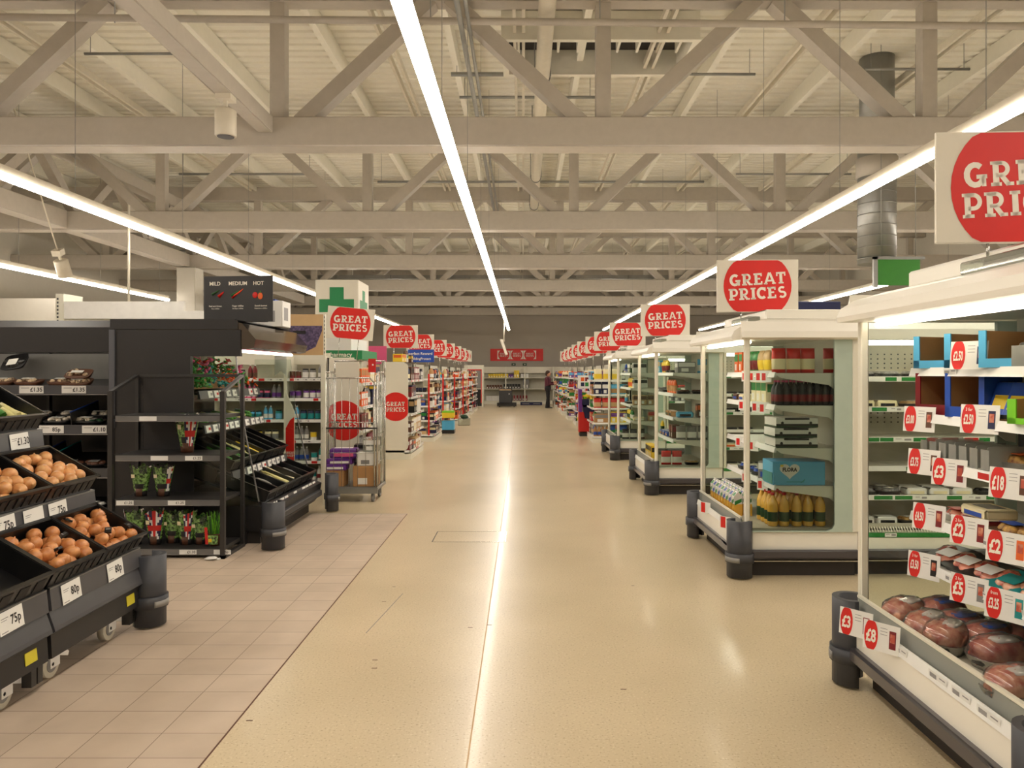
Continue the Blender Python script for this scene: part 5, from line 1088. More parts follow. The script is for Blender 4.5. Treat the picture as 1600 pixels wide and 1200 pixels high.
LBL = [((1, 0), 4.08, '80p'), ((1, 0), 4.52, '80p'), ((0, 0), 3.60, '75p'), ((1, 1), 3.98, '75p'), ((1, 1), 4.22, ''), ((1, 1), 4.44, '75p'), ((0, 1), 3.55, '75p'), ((1, 2), 4.32, '90p'), ((1, 2), 4.60, '£1.30'), ((1, 2), 4.05, '90p')]
module(2.95, 3.89, 'nearest the camera', 0); module(3.90, 4.84, 'carrying the loose onions', 1)
bumper(-2.40, 4.90, -10, 'grey corner bumper at the end of the onion stand', h=.46, r=.1)
thing(MB().prism([(-.05, 0), (.05, 0), (.045, .2), (-.04, .21)], 'y', -.01, .012, 'clear_plastic').box(-.035, .03, -.012, -.010, .02, .17, 'white').prism([(-.035, .02), (-.02, .02), (.03, .15), (.03, .17), (.015, .17)], 'y', -.014, -.012, 'orange'), 'dropped_packet', 'orange and white packet fallen behind the onion stand bumper', 'packet', loc=(-2.445, 4.885, .0), rot=(0, 0, .1))
def onion(seed, m):
    def f():
        q = random.Random(seed); s = q.uniform(.92, 1.08)
        b = MB().lathe([(.006, 0), (.022, .003), (.036*s, .016), (.041*s, .034), (.037*s, .052), (.024, .064), (.009, .068), (.005, .073), (.003, .077)], (0, 0, 0), m, n=14)
        return [('onion', b.mesh())]
    return proto(('onion', seed, m), f)
def fill_crate(M, L, W, n, m, lab, grp, seed, x0=.02, x1=None, H=.115, sc_=1.):
    q = random.Random(seed); pts = []
    x1 = x1 or L*.85; tries = 0; layer = 0
    while len(pts) < n and tries < 4000:
        tries += 1; x = q.uniform(x0+.035, x1); y = q.uniform(-W/2+.045, W/2-.045)
        z = .012
        near = [p for p in pts if (p[0]-x)**2+(p[1]-y)**2 < .068**2]
        if near:
            z = max(p[2] for p in near)+.042
            if any((p[0]-x)**2+(p[1]-y)**2 < .034**2 for p in near) or z > H*.72: continue
        pts.append((x, y, z))
    for k, (x, y, z) in enumerate(pts):
        Mo = M @ Matrix.Translation((x, y, z+.04)) @ Euler((q.uniform(-1.4, 1.4), q.uniform(-1.4, 1.4), q.uniform(0, 6))).to_matrix().to_4x4() @ Matrix.Translation((0, 0, -.036)) @ Matrix.Scale(sc_, 4)
        place(onion(k % 5, m), None, 0, lab, 'onion', grp, M=Mo)
CR = [(0, 3.46, 30, 'onion_skin', 0, 'lower tier, empty looking crate nearest the camera'), (0, 4.12, 30, 'onion_skin', 27, 'lower tier, first full crate'), (0, 4.59, 30, 'onion_skin', 25, 'lower tier crate nearest the grey bumper'),
      (1, 4.10, 30, 'onion_pale', 17, 'upper tier crate next to the camera side'), (1, 4.57, 30, 'onion_pale', 26, 'upper tier crate at the end of the stand'), (1, 3.46, 30, 'onion_pale', 12, 'upper tier crate on the nearest stand'),
      (2, 4.57, 30, 'leaf', 0, 'top tier crate at the end of the stand'), (2, 4.10, 30, 'leaf', 0, 'top tier crate next to the end one'), (2, 3.46, 30, 'leaf', 0, 'top tier crate on the nearest stand')]
for k, (i, Y, a, m, n, d) in enumerate(CR):
    z, x = st_z[i]; M = cm(x-.005, Y, z+.005, a); Lc = .36
    if k == 0: Wc = .82
    else: Wc = .455
    place(crate(Lc, Wc, .125), None, 0, 'black plastic produce crate, '+d, 'crate', 'black crates on the onion stand', M=M)
    if n: fill_crate(M, Lc, Wc, n, m, 'loose brown onion in the '+d, 'onions in the '+d, k+3)
    if i == 2 and k != 8:
        for j in range(3): place(veg(['pale_veg', 'leaf', 'leaf'][j], 80+j+k*3, .16, .03, 5, .1), None, 0, '%s in the %s' % (['pale garlic bulbs', 'green limes', 'small leafy vegetables'][j], d), 'vegetables', None, 'vegetable_pile', M=M @ Matrix.Translation((.04+.06*(j == 1), -.13+.13*j, .02)))
M = cm(st_z[0][1]-.005, 3.46, st_z[0][0]+.005, 30)
for k, (u, v) in enumerate([(.08, .2), (.12, .28)]):
    place(proto(('nb', k), lambda k=k: [('vegetable_bag', MB().blob((0, 0, .06), .09, .07, .055, 'clear_plastic', n=14, k=8, jit=.12, seed=k).mesh()), ('flag_label', MB().box(-.03, .05, -.04, .03, .112, .118, 'blue').box(-.03, .05, -.008, 0, .118, .12, 'red').mesh()), ('vegetables', MB().blob((.0, .0, .05), .07, .05, .04, 'pink' if k else 'pale_veg', n=10, k=6, jit=.1).mesh())]), None, 0,
          'clear bag of vegetables with flag label in the near crate, '+['front one', 'back one'][k], 'bag of vegetables', None, M=M @ Matrix.Translation((u, v, .013)))
# small black clips and tickets lying among the onions
for k, (Y, u, v) in enumerate([(4.12, .12, .05), (4.12, .2, -.12), (4.59, .12, .02), (4.59, .1, -.17), (4.59, .3, .17)]):
    thing(MB().box(-.022, .022, -.018, .018, 0, .012, 'black').box(-.004, .004, -.012, .012, .012, .016, 'silver'), 'net_clip', 'small black tag lying on the onions, %s' % ['first full lower crate, front', 'first full lower crate, back', 'crate by the bumper, middle', 'crate by the bumper, front', 'crate by the bumper, back'][k], 'tag', loc=tuple(cm(-2.445, Y, .505, 30) @ Vector((u, v, .125))), rot=(0, -.5, k))
# tissue on the floor
thing(MB().blob((0, 0, .015), .05, .035, .018, 'white', n=9, k=6, jit=.3, flat=True, seed=4).blob((.06, .01, .008), .02, .02, .01, 'white', n=7, k=4, jit=.3), 'crumpled_tissue', 'crumpled white tissue on the tiles beside the herb rack', 'tissue', loc=(WX(330, 6.6), 6.6, .0))
# ---- white gondola header far back on the produce side
t = empty('bakery_gondola', (-7.05, 11.5, 0), 'tall white shelving with light header board rising behind the black produce shelves', 'shelving unit')
MB().box(.0, .12, 0, .5, 0, 2.82, 'post_white').build('upright', t); MB().box(.14, 1.95, -.02, .03, 2.44, 2.70, 'white').box(1.95, 2.5, -.02, .03, 2.44, 2.56, 'white').build('header_board', t); MB().box(.1, 1.95, .03, .5, 2.4, 2.44, 'post_white').build('top_shelf', t); MB().box(.12, 2.5, .46, .5, 0, 2.44, 'pegboard').build('back_panel', t)
mb = MB()
for k in range(16): mb.box(.02, .045, -.003, 0, 1.9+k*.055, 1.93+k*.055, 'dark_grey')
mb.build('slots', t)
MB().cyl((1.0, .2, 2.7), (1.0, .2, 4.2), .02, 'housing', n=8).build('pole', t)
for k, c in enumerate(('black', 'kraft', 'black')): place(carton(c, c, .34, .3, .16), (-6.5+k*.42, 11.68, 2.24), 0, ['dark box', 'cardboard box', 'second dark box'][k]+' showing under the white header board', 'box', None, 'stock_box')
t.location.z = 0
for k in range(1): MB().box(.12, 1.95, .0, .46, 2.2, 2.235, 'post_white').build('shelf', t)
# ---- white health and beauty shelves facing the camera
hb = empty('toiletries_shelving', (-6.6, 10.35, 0), 'white shelving of toiletries bottles facing the camera beyond the black chiller', 'shelving unit')
HX0, HX1, HY = -6.6, -2.70, 10.35
def PH(n, mb, par=hb): return mb.tr(Matrix.Translation((6.6, -10.35, 0))).build(n, par)
PH('back_panel', MB().box(HX0, HX1, HY+.45, HY+.48, 0, 1.85, 'pegboard')); PH('base', MB().box(HX0, HX1, HY-.05, HY+.45, 0, .14, 'post_white'))
for x in (-2.72, -3.22, -4.2): PH('post', MB().box(x-.02, x+.02, HY-.02, HY+.45, 0, 1.85, 'post_white'))
HS = (.16, .42, .70, .98, 1.27, 1.54)
for i, z in enumerate(HS):
    s = PH('shelf', MB().box(HX0, HX1, HY, HY+.44, z-.02, z, 'post_white')); mb = MB().box(HX0, HX1, HY-.014, HY, z-.03, z+.012, 'strip_white'); strip_labels(mb, 'x', -4.2, HX1, HY-.014, z-.026, z+.008, random.Random(i), ['red', 'card', None, None], .09); PH('price_strip', mb, s)
    where = ['base', 'second', 'third', 'fourth', 'fifth', 'top'][i]+' toiletries shelf'
    rr = random.Random(90+i)
    pal = [['teal', 'grey', 'white', 'deep_red'], ['teal', 'blue', 'grey'], ['yellow', 'cream', 'grey'], ['teal', 'navy', 'light_blue'], ['purple', 'navy', 'pink', 'grey'], ['brown', 'deep_red', 'grey', 'brown']][i]
    stock('x', -3.19, -2.73, HY+.08, z, .2, where+' in the end bay', rr, ['bottle', 'tin', 'jar', 'bottle'], noparts=False, pal=pal, sizes=(.9, 1.0))
    if i > 1: stock('x', -4.15, -3.25, HY+.08, z, .2, where+' in the second bay', rr, ['bottle', 'jar', 'bottle'], noparts=False, pal=pal, sizes=(.9, 1.0))
PH('header', MB().box(HX0, HX1, HY+.3, HY+.33, 1.74, 1.9, 'post_white'))
thing(MB().prism([(0, 0), (.0, .95), (.13, .78), (.13, 0)], 'x', -.02, .02, 'sign_white').box(-.022, .022, .0, .12, .02, .66, 'sign_red'), 'side_banner', 'narrow red and white side banner between the toiletries bays', 'banner', loc=(-3.13, 10.0, .46)) if 0 else None
t = empty('side_banner', (-2.87, 9.4, .42), 'narrow red and white banner standing at the edge of the black chiller', 'banner')
MB().prism([(-.055, 0), (.055, 0), (.055, .72), (-.055, .98)], 'y', -.006, .006, 'sign_white').build('panel', t); mb = MB(); mb.prism([(-.052, .01), (.052, .01), (.05, .66), (.0, .62), (-.052, .52)], 'y', -.009, -.006, 'sign_red'); mb.build('red_print', t)
l = MB(); slab_word(l, 'GREAT', 0, .22, -.011, .026, 'letter_white'); slab_word(l, 'PRICES', 0, .185, -.011, .026, 'letter_white'); l.build('lettering', t); MB().box(-.03, .03, -.03, .03, -.42, 0, 'post_white').build('stand', t)
# white arrow card hanging
thing(MB().prism([(-.07, 0), (0, .07), (.07, 0), (.07, .28), (-.07, .28)], 'y', -.002, .002, 'white'), 'arrow_card', 'white notched card hanging under the end of the black chiller canopy', 'card', loc=(-2.86, 9.0, 1.58))
# ---- decorated gondola ends with the red GREAT PRICES disc on the side panel
SG = [(-2.6, 11.4, 'over the first gondola on the produce side, behind the roll cage', .12), (-2.5, 15.6, 'over the second gondola on the produce side', 0), (-2.6, 19.3, 'over the third gondola on the produce side', .0), (-2.6, 22.5, 'over the fourth gondola on the produce side', 0),
      (-2.6, 25.2, 'over the fifth gondola on the produce side', 0), (-2.6, 27.8, 'over the sixth gondola on the produce side', 0), (-2.6, 30.2, 'over the seventh gondola on the produce side', 0), (-2.6, 32.4, 'over the near end of the eighth gondola, produce side', 0), (-2.6, 33.6, 'over the far end of the eighth gondola, produce side', 0)]
for x, Y, d, tl in SG:
    o = great_sign(x, Y, 2.13, 'GREAT PRICES sign '+d, w=.70, rotz=math.radians(3), leg=.3)
    if tl: o.rotation_euler[1] = .09
def side_panel(t, x0, x1, z0, z1, zc, r):
    w_, h_ = x1-x0, z1-z0; mb = MB(); pts = []
    for cx, cz, a in ((x1-.08, z0+.08, -90), (x1-.08, z1-.08, 0), (x0+.08, z1-.08, 90), (x0+.08, z0+.08, 180)):
        for i in range(6): pts.append((cx+.08*math.cos(math.radians(a+i*18)), cz+.08*math.sin(math.radians(a+i*18))))
    mb.prism(pts, 'y', -.012, -.004, 'sign_white'); p = mb.build('side_panel', t)
    c = MB(); n = 40; q = []
    for i in range(n):
        a = 2*math.pi*i/n; q.append((max(x0+.003, min(x1-.003, (x0+x1)/2+r*math.cos(a))), -.0135, zc+r*math.sin(a)))
    c.poly(q, 'sign_red'); c.build('red_disc', p)
    l = MB(); slab_word(l, 'GREAT', (x0+x1)/2, zc+.052, -.0155, .082, 'letter_white', 0, sx=.92); slab_word(l, 'PRICES', (x0+x1)/2, zc-.052, -.0155, .082, 'letter_white', 0, sx=.92); l.build('lettering', p)
def left_gondola(k, Y0, Y1, xa, xb, h, panel):
    rr = random.Random(120+k); S = (.16, .5, .84, 1.16, 1.48)
    w_ = ORD[k]+' produce side gondola'
    t, P = gondola_end(Y0, Y1, xa, xb, h, 'white shelving end with goods facing the aisle, %s' % w_, rr, 1, shelves=S)
    if panel:
        P('end_board', MB().box(xb, xa-.12, Y0-.004, Y0+.004, .1, h, 'post_white')); side_panel(t, xb-xa+.0, -.05, .17, h-.02, .98 if k == 0 else .99, .27)
    else: P('edge_banner', MB().box(xa-.14, xa-.10, Y0-.01, Y0+.0, .15, 1.6, 'sign_red'))
    for i, z in enumerate(S):
        where = '%s shelf of the %s' % (['base', 'second', 'third', 'fourth', 'top'][i], w_)
        if not panel: stock('x', xb+.04, xa-.14, Y0+.1, z, .27, where+', near end', rr, ['box', 'carton', 'bottle', 'tin'], noparts=True, sizes=(1, 1.2))
        stock('y', Y0+.04, Y1-.05, xa-.09, z, .28, where, rr, ['carton', 'box', 'bottle', 'carton'], facing=1.57, sizes=(1., 1.3), noparts=True, pal=['white', 'cream', 'deep_red', 'grey', 'black', 'brown', 'tan', 'navy', 'kraft', 'orange'])
    if k == 1: stock('y', Y0+.1, Y1-.1, xb+.25, h+.005, .25, 'top of the '+w_, rr, ['box', 'bottle', 'carton'], facing=1.57, noparts=True, fill=.7)
    return t
for k, (a, b, xa, xb, pn) in enumerate([(10.3, 11.75, -2.16, -2.62, 1), (14.3, 16.1, -2.10, -2.62, 1), (18.0, 19.8, -2.1, -2.6, 0), (21.2, 22.9, -2.1, -2.6, 0), (24.2, 25.9, -2.05, -2.6, 0), (27., 28.6, -2.0, -2.6, 0), (29.6, 31.2, -2., -2.6, 0), (32.2, 33.8, -2., -2.6, 0)]):
    t = left_gondola(k, a, b, xa, xb, 1.83, pn)
    if k:
        t = empty('shelving_run', (xb-.06-6, a+.3, 0), 'long shelving run behind the %s produce side gondola' % ORD[k], 'shelving unit', 'shelving runs on the produce side')
        MB().box(0, 6, .4, .46, 0, 1.8, 'pegboard').build('back_panel', t)
        for z in (.12, .5, .88, 1.24): MB().box(0, 6, 0, .86, z-.03, z, 'post_white').build('shelf', t)
        if k == 1:
            t2 = MB().box(0, 6, .38, .4, 1.8, 2.15, 'pink').build('header', t)
            rr = random.Random(8)
            for z in (.12, .5, .88, 1.24): stock('x', -4.2, -2.75, a+.38, z, .26, '%s shelf of the run behind the second produce gondola' % {.12: 'base', .5: 'second', .88: 'third', 1.24: 'top'}[z], rr, ['box', 'carton', 'bottle', 'bag'], noparts=True)
# blue header board
t = empty('hanging_sign', (-2.45, 18.1, 1.88), 'blue header sign with white lettering behind the second gondola', 'sign')
MB().box(-.3, .34, -.01, .01, 0, .30, 'blue').build('board', t); l = MB(); put_text(l, 'perfect Reward', .02, .2, -.012, .09, 'letter_white', .01); put_text(l, 'buildingProtect', .02, .08, -.012, .08, 'letter_white', .01); l.build('lettering', t); MB().cyl((-.1, 0, -.1), (-.1, 0, 0), .008, 'chrome', n=6).cyl((.2, 0, -.1), (.2, 0, 0), .008, 'chrome', n=6).build('holder', t)
# small blue crate display standing at the aisle edge, third gondola
t = empty('floor_display', (-1.98, 20.6, 0), 'small tiered floor display with blue tub at the produce side of the aisle', 'display stand')
MB().box(-.2, .14, -.2, .2, 0, .1, 'black').build('base', t); MB().box(-.19, .13, -.19, .19, .1, .34, 'light_blue').build('blue_tub', t); MB().box(-.19, .13, -.19, .19, .42, .56, 'yellow').build('yellow_tray', t); MB().box(-.19, .13, -.19, .19, .56, .6, 'lime').build('grass_top', t)
t = empty('shopping_basket', (-1.82, 23.7, 0), 'white wire basket with dark items standing on the floor by the far gondolas', 'basket')
MB().box(-.18, .18, -.15, .15, 0, .22, 'acrylic').build('basket_body', t); MB().blob((0, 0, .26), .12, .1, .08, 'dark_green', n=8, k=5, jit=.2).build('contents', t)
# ---- green cross column and pharmacy header
t = empty('pharmacy_cross_column', (-3.425, 14.5, 0), 'white boxed column with green pharmacy crosses behind the first GREAT PRICES sign', 'sign')
MB().rbox(-.395, .395, -.48, .48, 0, 3.34, .01, 'sign_white').build('column_box', t)
mb = MB(); zc = 2.82; yv = -.483
mb.poly([(-.13, yv, zc-.3), (.13, yv, zc-.3), (.13, yv, zc+.38), (-.13, yv, zc+.38)], 'cross_green'); mb.poly([(-.32, yv-.001, zc+.16), (.32, yv-.001, zc+.16), (.32, yv-.001, zc-.08), (-.32, yv-.001, zc-.08)], 'cross_green'); 
mb.poly([(.397, -.12, zc-.3), (.397, .12, zc-.3), (.397, .12, zc+.36), (.397, -.12, zc+.36)], 'cross_green'); mb.poly([(.398, -.33, zc+.16), (.398, .33, zc+.16), (.398, .33, zc-.08), (.398, -.33, zc-.08)], 'cross_green'); mb.build('green_cross', t)
t = empty('pharmacy_header', (-2.85, 11.85, 1.835), 'green and white lit pharmacy header box behind the roll cage', 'sign')
MB().box(-.35, .35, 0, 1.2, 0, .14, 'cross_green').build('green_band', t); MB().box(-.35, .18, 0, 1.2, .14, .33, 'card').build('white_box', t); l = MB(); put_text(l, 'pharmacy', .0, .07, -.003, .1, 'letter_white', .01); l.build('lettering', t); MB().box(-.3, -.26, .2, .24, -1.835, 0, 'post_white').box(.26, .3, .2, .24, -1.835, 0, 'post_white').build('leg', t)
# ---- roll cage
RX0, RX1, RY0, RY1 = -2.5, -1.82, 9.55, 10.12
t = empty('roll_cage', (RX0, RY0, 0), 'silver wire roll cage of stock parked before the first gondola', 'roll cage')
def PG(n, mb, par=t): return mb.tr(Matrix.Translation((-RX0, -RY0, 0))).build(n, par)
PG('base', MB().rbox(RX0, RX1, RY0, RY1, .15, .19, .005, 'galv').box(RX0, RX1, RY0-.01, RY0+.02, .11, .17, 'galv'))
for x in (RX0+.07, RX1-.07):
    for y in (RY0+.07, RY1-.07):
        PG('castor', MB().cyl((x-.015, y, .055), (x+.015, y, .055), .055, 'grey', n=16).box(x-.025, x-.018, y-.02, y+.03, .04, .15, 'chrome').box(x+.018, x+.025, y-.02, y+.03, .04, .15, 'chrome'))
for x in (RX0+.01, RX1-.01):
    mb = MB().tube([(x, RY0+.02, .17), (x, RY0+.02, 1.58), (x, RY0+.08, 1.63), (x, RY1-.08, 1.63), (x, RY1-.02, 1.58), (x, RY1-.02, .17)], .012, 'chrome')
    for k in range(1, 6): mb.cyl((x, RY0+.02+k*.09, .18), (x, RY0+.02+k*.09, 1.62), .004, 'chrome', n=5)
    for z in (.5, .85, 1.2): mb.cyl((x, RY0+.02, z), (x, RY1-.02, z), .005, 'chrome', n=5)
    PG('side_frame', mb)
mb = MB().tube([(RX0+.03, RY0, .2), (RX0+.03, RY0, 1.56), (RX1-.1, RY0, 1.56), (RX1-.04, RY0, 1.5), (RX1-.04, RY0, .2)], .010, 'chrome')
for k in range(1, 6): mb.cyl((RX0+.03+k*.1, RY0, .2), (RX0+.03+k*.1, RY0, 1.56), .0035, 'chrome', n=5)
for z in (.62, 1.0): mb.cyl((RX0+.03, RY0, z), (RX1-.04, RY0, z), .005, 'chrome', n=5)
PG('front_gate', mb)
PG('strap', MB().box(RX0-.005, RX1, RY0-.016, RY0-.012, .92, .94, 'ink')); PG('shelf_bar', MB().cyl((RX0, RY1-.02, 1.78), (RX1, RY1-.02, 1.78), .01, 'chrome').cyl((RX0+.01, RY1-.02, 1.58), (RX0+.01, RY1-.02, 1.78), .01, 'chrome').cyl((RX1-.01, RY1-.02, 1.58), (RX1-.01, RY1-.02, 1.78), .01, 'chrome'))
for k, (x, y, z, p, lab, nm) in enumerate([(-2.36, 9.72, .192, carton('kraft', 'kraft', .22, .24, .2, 'white'), 'cardboard box at the inner corner of the roll cage', 'stock_box'), (-1.99, 9.72, .192, carton('kraft', 'kraft', .3, .28, .26, 'white'), 'cardboard box at the aisle side of the roll cage', 'stock_box'),
                                           (-2.37, 9.70, .395, packet('purple', 'white', .3, .2, .07), 'lowest purple and white pack in the roll cage', 'tissue_pack'), (-2.32, 9.71, .467, packet('purple', 'white', .34, .2, .07), 'middle purple and white pack in the roll cage', 'tissue_pack'), (-2.27, 9.71, .54, packet('purple', 'pink', .36, .2, .13), 'topmost purple pack in the roll cage', 'tissue_pack'),
                                           (-1.97, 9.71, .455, carton('white', 'white', .26, .24, .17, 'grey'), 'white carton on the cardboard box in the roll cage', 'stock_box'), (-2.1, 9.98, .192, carton('black', 'grey', .2, .2, .5), 'tall dark carton at the back of the roll cage', 'stock_box'),
                                           (-1.93, 9.72, .63, carton('acrylic', 'white', .2, .24, .16), 'pale translucent carton on top in the roll cage', 'stock_box'), (-1.90, 9.98, .192, carton('acrylic', 'white', .12, .2, 1.1), 'tall stack of clear wrapped packs at the back of the roll cage', 'wrapped_stack')]):
    place(p, (x, y, z), .02*k, lab, 'box' if 'pack' not in nm else 'pack', None, nm)
thing(MB().box(-.05, .05, -.004, .004, -.09, .09, 'red').box(.0, .02, -.0045, -.004, .0, .02, 'white'), 'red_tag', 'small red ticket hanging at the top of the roll cage', 'ticket', loc=(-1.99, 10.06, 1.72))
# ================================================================== the far end
EY = 39.9
t = empty('shelving_unit', (-3, EY, 0), 'long white wall shelving across the far end of the aisle', 'shelving unit')
MB().box(0, 7, .5, .55, 0, 1.95, 'pegboard').build('back_panel', t); MB().box(0, 7, .0, .5, 0, .15, 'post_white').build('base', t); MB().box(0, 7, -.02, .05, 1.62, 1.95, 'sign_white').build('header', t) if 0 else MB().box(0, 7, .3, .35, 1.62, 1.95, 'sign_white').build('header', t)
for x in (0, 2.1, 3.1, 4.6, 7): MB().box(x-.03, x+.03, 0, .5, 0, 1.95, 'post_white').build('post', t)
for i, z in enumerate((.17, .8, 1.38)): MB().box(0, 7, 0, .5, z-.03, z, 'post_white').build('shelf', t)
rr = random.Random(200)
def far(c, n, x0, st, z, w_, h_, lab):
    for k in range(n): place(carton(c, c, w_, .2, h_), (x0+k*st, EY+.15, z+.001), 0, lab, 'box', lab+' row', 'product_box')
far('yellow', 8, -1.75, .13, 1.38, .11, .2, 'pale yellow pack on the top far wall shelf'); far('purple', 2, -.68, .12, 1.38, .11, .18, 'purple pack on the top far wall shelf'); far('yellow', 2, -.4, .14, 1.38, .13, .38, 'tall yellow pack standing high on the far wall shelf'); far('white', 3, -.05, .14, 1.38, .12, .2, 'white pack on the top far wall shelf')
far('brown', 6, -1.85, .14, .8, .12, .2, 'brown pack on the middle far wall shelf'); far('black', 6, -.95, .15, .8, .13, .25, 'black box on the middle far wall shelf'); far('grey', 2, .08, .16, .8, .15, .5, 'tall grey pack on the middle far wall shelf')
far('white', 5, -1.85, .15, .17, .14, .25, 'white bundle on the lowest far wall shelf'); far('deep_red', 5, -.45, .16, .17, .09, .28, 'dark red bottle pack on the lowest far wall shelf'); far('black', 4, -.95, .12, .17, .09, .28, 'black bottle pack on the lowest far wall shelf')
Ys = YF-.001
t = empty('wall_banner', (-.33, Ys, 2.27), 'red wall banner with three GREAT PRICES discs on the far wall', 'sign')
MB().box(-1.42, 1.42, -.02, .0, 0, .66, 'sign_red').build('board', t)
mb = MB(); l = MB()
for x in (-.7, 0, .7):
    q = [(x+.34*math.cos(a*math.pi/16), -.022, .33+.215*max(-1, min(1, 1.3*math.sin(a*math.pi/16)))) for a in range(32)]
    mb.poly([(x-.34, -.0205, .1), (x+.34, -.0205, .1), (x+.34, -.0205, .56), (x-.34, -.0205, .56)], 'letter_white'); disc(mb, x, .33, .30, -.022, 'sign_red', zc=.235); slab_word(l, 'GREAT', x, .40, -.024, .09, 'letter_white', sx=1.); slab_word(l, 'PRICES', x, .27, -.024, .09, 'letter_white', sx=1.)
mb.build('discs', t); l.build('lettering', t)
for x, d in ((-.5, 'beside the first'), (0.1, 'second')):
    tt_ = empty('exit_sign', (x, Ys, 2.02), 'small dark green exit sign under the red wall banner, '+d.replace('beside the first', 'produce side').replace('second', 'fridge side'), 'sign')
    MB().box(-.11, .11, -.02, 0, 0, .13, 'dark_green').build('board', tt_); MB().prism([(-.05, .06), (.0, .03), (.0, .1)], 'y', -.022, -.02, 'letter_white').box(.0, .06, -.022, -.02, .055, .075, 'letter_white').build('arrow', tt_)
Yp = 36.6
t = empty('pallet_truck', (WX(792, Yp), Yp, 0), 'dark covered stock box standing on a low black trolley far down the aisle', 'trolley')
MB().box(-.46, .46, -.4, .4, .05, .2, 'black').build('base', t)
for x in (-.35, .35): MB().cyl((x-.02, -.3, .05), (x+.02, -.3, .05), .05, 'dark_grey', n=10).build('wheel', t)
thing(MB().rbox(-.31, .31, -.3, .3, 0, .66, .01, 'dark_grey').box(-.3, .28, -.305, -.30, .60, .64, 'tan').box(.15, .2, -.303, -.302, .4, .45, 'white'), 'stock_tote', 'dark grey stock box on the low trolley', 'box', loc=(WX(790, Yp), Yp, .202))
thing(MB().box(-.55, .55, -.3, .3, .02, .16, 'navy').box(-.45, -.1, -.302, -.3, .08, .11, 'ink_grey').box(.1, .45, -.302, -.3, .08, .11, 'ink_grey'), 'flat_pallet', 'low navy pallet base on the floor in front of the far shelving', 'pallet', loc=(WX(830, 38.8), 38.8, -.02))
t = empty('far_cooler', (-2.3, 36.3, 0), 'tall glass fronted cooler with red trim at the far produce side', 'fridge')
MB().box(-.5, .42, 0, .6, 0, 2.0, 'post_white').build('cabinet', t); MB().box(-.3, .3, -.02, -.0, .9, 1.75, 'grey').build('door_glass', t); MB().box(-.42, .34, -.02, 0, .05, .85, 'black').build('lower_door', t)
MB().box(-.34, .34, -.03, -.02, 1.75, 1.8, 'sign_red').box(.30, .34, -.03, -.02, .2, 1.8, 'sign_red').build('red_trim', t)
# ---- person
PY = 34.6; PXx = WX(856, PY)
def skin_mesh(J, E, name, m, sub=2, root=0):
    me = bpy.data.meshes.new(name); me.from_pydata([j[0] for j in J], E, []); o = bpy.data.objects.new(name, me); COL.objects.link(o)
    sk = o.modifiers.new('s', 'SKIN'); sk.use_smooth_shade = True
    lay_ = me.skin_vertices[0].data if me.skin_vertices else None
    if lay_ is None:
        me.skin_vertices.new() if hasattr(me.skin_vertices, 'new') else None
    return o, me
# body surface: rings lofted along limb paths, joined in one mesh with remesh
def limb(mb, pts, m, n=12):
    for (p0, r0), (p1, r1) in zip(pts, pts[1:]): mb.cyl(p0, p1, r0, m, r1, n=n)
    for p, r in pts: mb.blob(p, r, r, r, m, n=n, k=8)
def fuse(mb, name, parent, m, vox=.008):
    me = mb.mesh(name); o = bpy.data.objects.new(name, me); COL.objects.link(o); r = o.modifiers.new('r', 'REMESH'); r.mode = 'VOXEL'; r.voxel_size = vox; s = o.modifiers.new('s', 'SMOOTH'); s.iterations = 4
    dg = bpy.context.evaluated_depsgraph_get(); me2 = bpy.data.meshes.new_from_object(o.evaluated_get(dg)); o.modifiers.clear(); o.data = me2
    me2.materials.clear(); me2.materials.append(MATS[m]); me2.polygons.foreach_set('use_smooth', [True]*len(me2.polygons)); o.parent = parent
    return o
pr = empty('person', (PXx, PY, 0), 'person in dark maroon top and black trousers sorting goods at the far fridge side shelves', 'person')
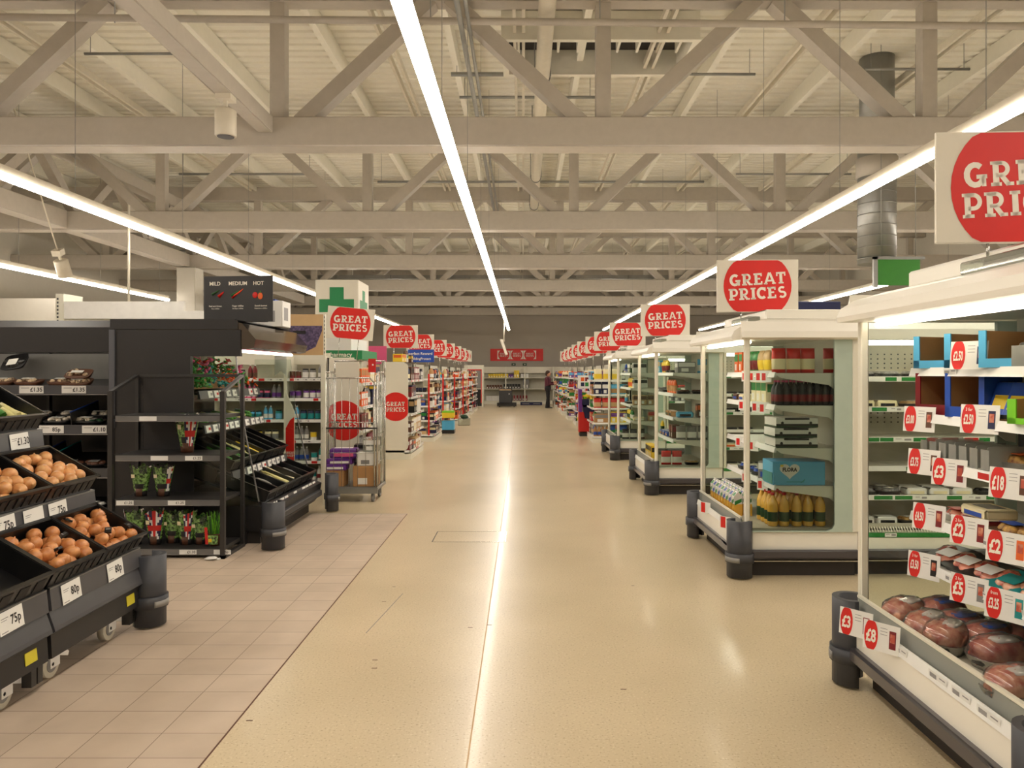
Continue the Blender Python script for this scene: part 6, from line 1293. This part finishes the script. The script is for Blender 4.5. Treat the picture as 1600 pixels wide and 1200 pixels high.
# facing +X (towards the shelves), local coordinates
b = MB()
limb(b, [((0, 0, 1.42), .055), ((.02, 0, 1.5), .05)], 'skin'); b.blob((.035, 0, 1.60), .095, .075, .115, 'skin', n=18, k=12); b.blob((.12, 0, 1.585), .022, .013, .02, 'skin'); b.blob((.03, .075, 1.59), .018, .01, .03, 'skin').blob((.03, -.075, 1.59), .018, .01, .03, 'skin'); b.blob((.085, 0, 1.53), .03, .035, .022, 'skin')
for s in (-1, 1):
    limb(b, [((.0, s*.17, 1.38), .05), ((.04, s*.22, 1.13), .042), ((.26, s*.15, 1.2 if s > 0 else 1.12), .033), ((.29, s*.145, 1.205 if s > 0 else 1.125), .03)], 'skin')
    hx, hy, hz = .33, s*.14, 1.21 if s > 0 else 1.13
    b.blob((hx, hy, hz), .045, .016, .038, 'skin')
    for f in range(4): limb(b, [((hx+.035, hy, hz+.03-.02*f), .009), ((hx+.07-.004*abs(f-1.4), hy-s*.006, hz+.03-.021*f), .008), ((hx+.088-.006*abs(f-1.4), hy-s*.03, hz+.026-.021*f), .007)], 'skin', 6)
    limb(b, [((hx, hy, hz+.02), .011), ((hx+.025, hy-s*.02, hz+.05), .009), ((hx+.05, hy-s*.032, hz+.055), .008)], 'skin', 6)
limb(b, [((0, 0, 1.3), .13), ((0, 0, 1.1), .12), ((0, 0, .95), .13)], 'skin')
for s in (-1, 1): limb(b, [((0, s*.09, .92), .09), ((.01, s*.09, .5), .06), ((-.01+.05*s, s*.09, .1), .045)], 'skin')
fuse(b, 'body', pr, 'skin', .009)
b = MB(); limb(b, [((0, -.12, 1.37), .085), ((0, .12, 1.37), .085)], 'maroon'); limb(b, [((0, 0, 1.33), .15), ((.0, 0, 1.12), .145), ((0, 0, .92), .155)], 'maroon')
for s in (-1, 1): limb(b, [((.0, s*.17, 1.385), .068), ((.04, s*.225, 1.13), .06), ((.24, s*.155, 1.195 if s > 0 else 1.115), .046)], 'maroon')
fuse(b, 'top', pr, 'maroon', .012)
b = MB(); limb(b, [((0, -.06, .95), .14), ((0, .06, .95), .14)], 'trouser')
for s in (-1, 1): limb(b, [((0, s*.085, .9), .11), ((.01, s*.09, .5), .08), ((-.01+.05*s, s*.09, .09), .065)], 'trouser')
fuse(b, 'trousers', pr, 'trouser', .012)
for s in (-1, 1):
    MB().blob((.05+.05*s, s*.09, .04), .13, .048, .05, 'black', n=14, k=8, flat=True).build('shoe', pr)
    MB().blob((.122, s*.028, 1.612), .008, .011, .007, 'ink', n=8, k=6).build('eye', pr)
MB().blob((.0, 0, 1.645), .11, .088, .10, 'hair', n=16, k=10).blob((-.06, 0, 1.56), .05, .06, .08, 'hair', n=12, k=8).build('hair', pr)
MB().box(.125, .135, -.02, .02, 1.548, 1.553, 'deep_red').build('mouth', pr)
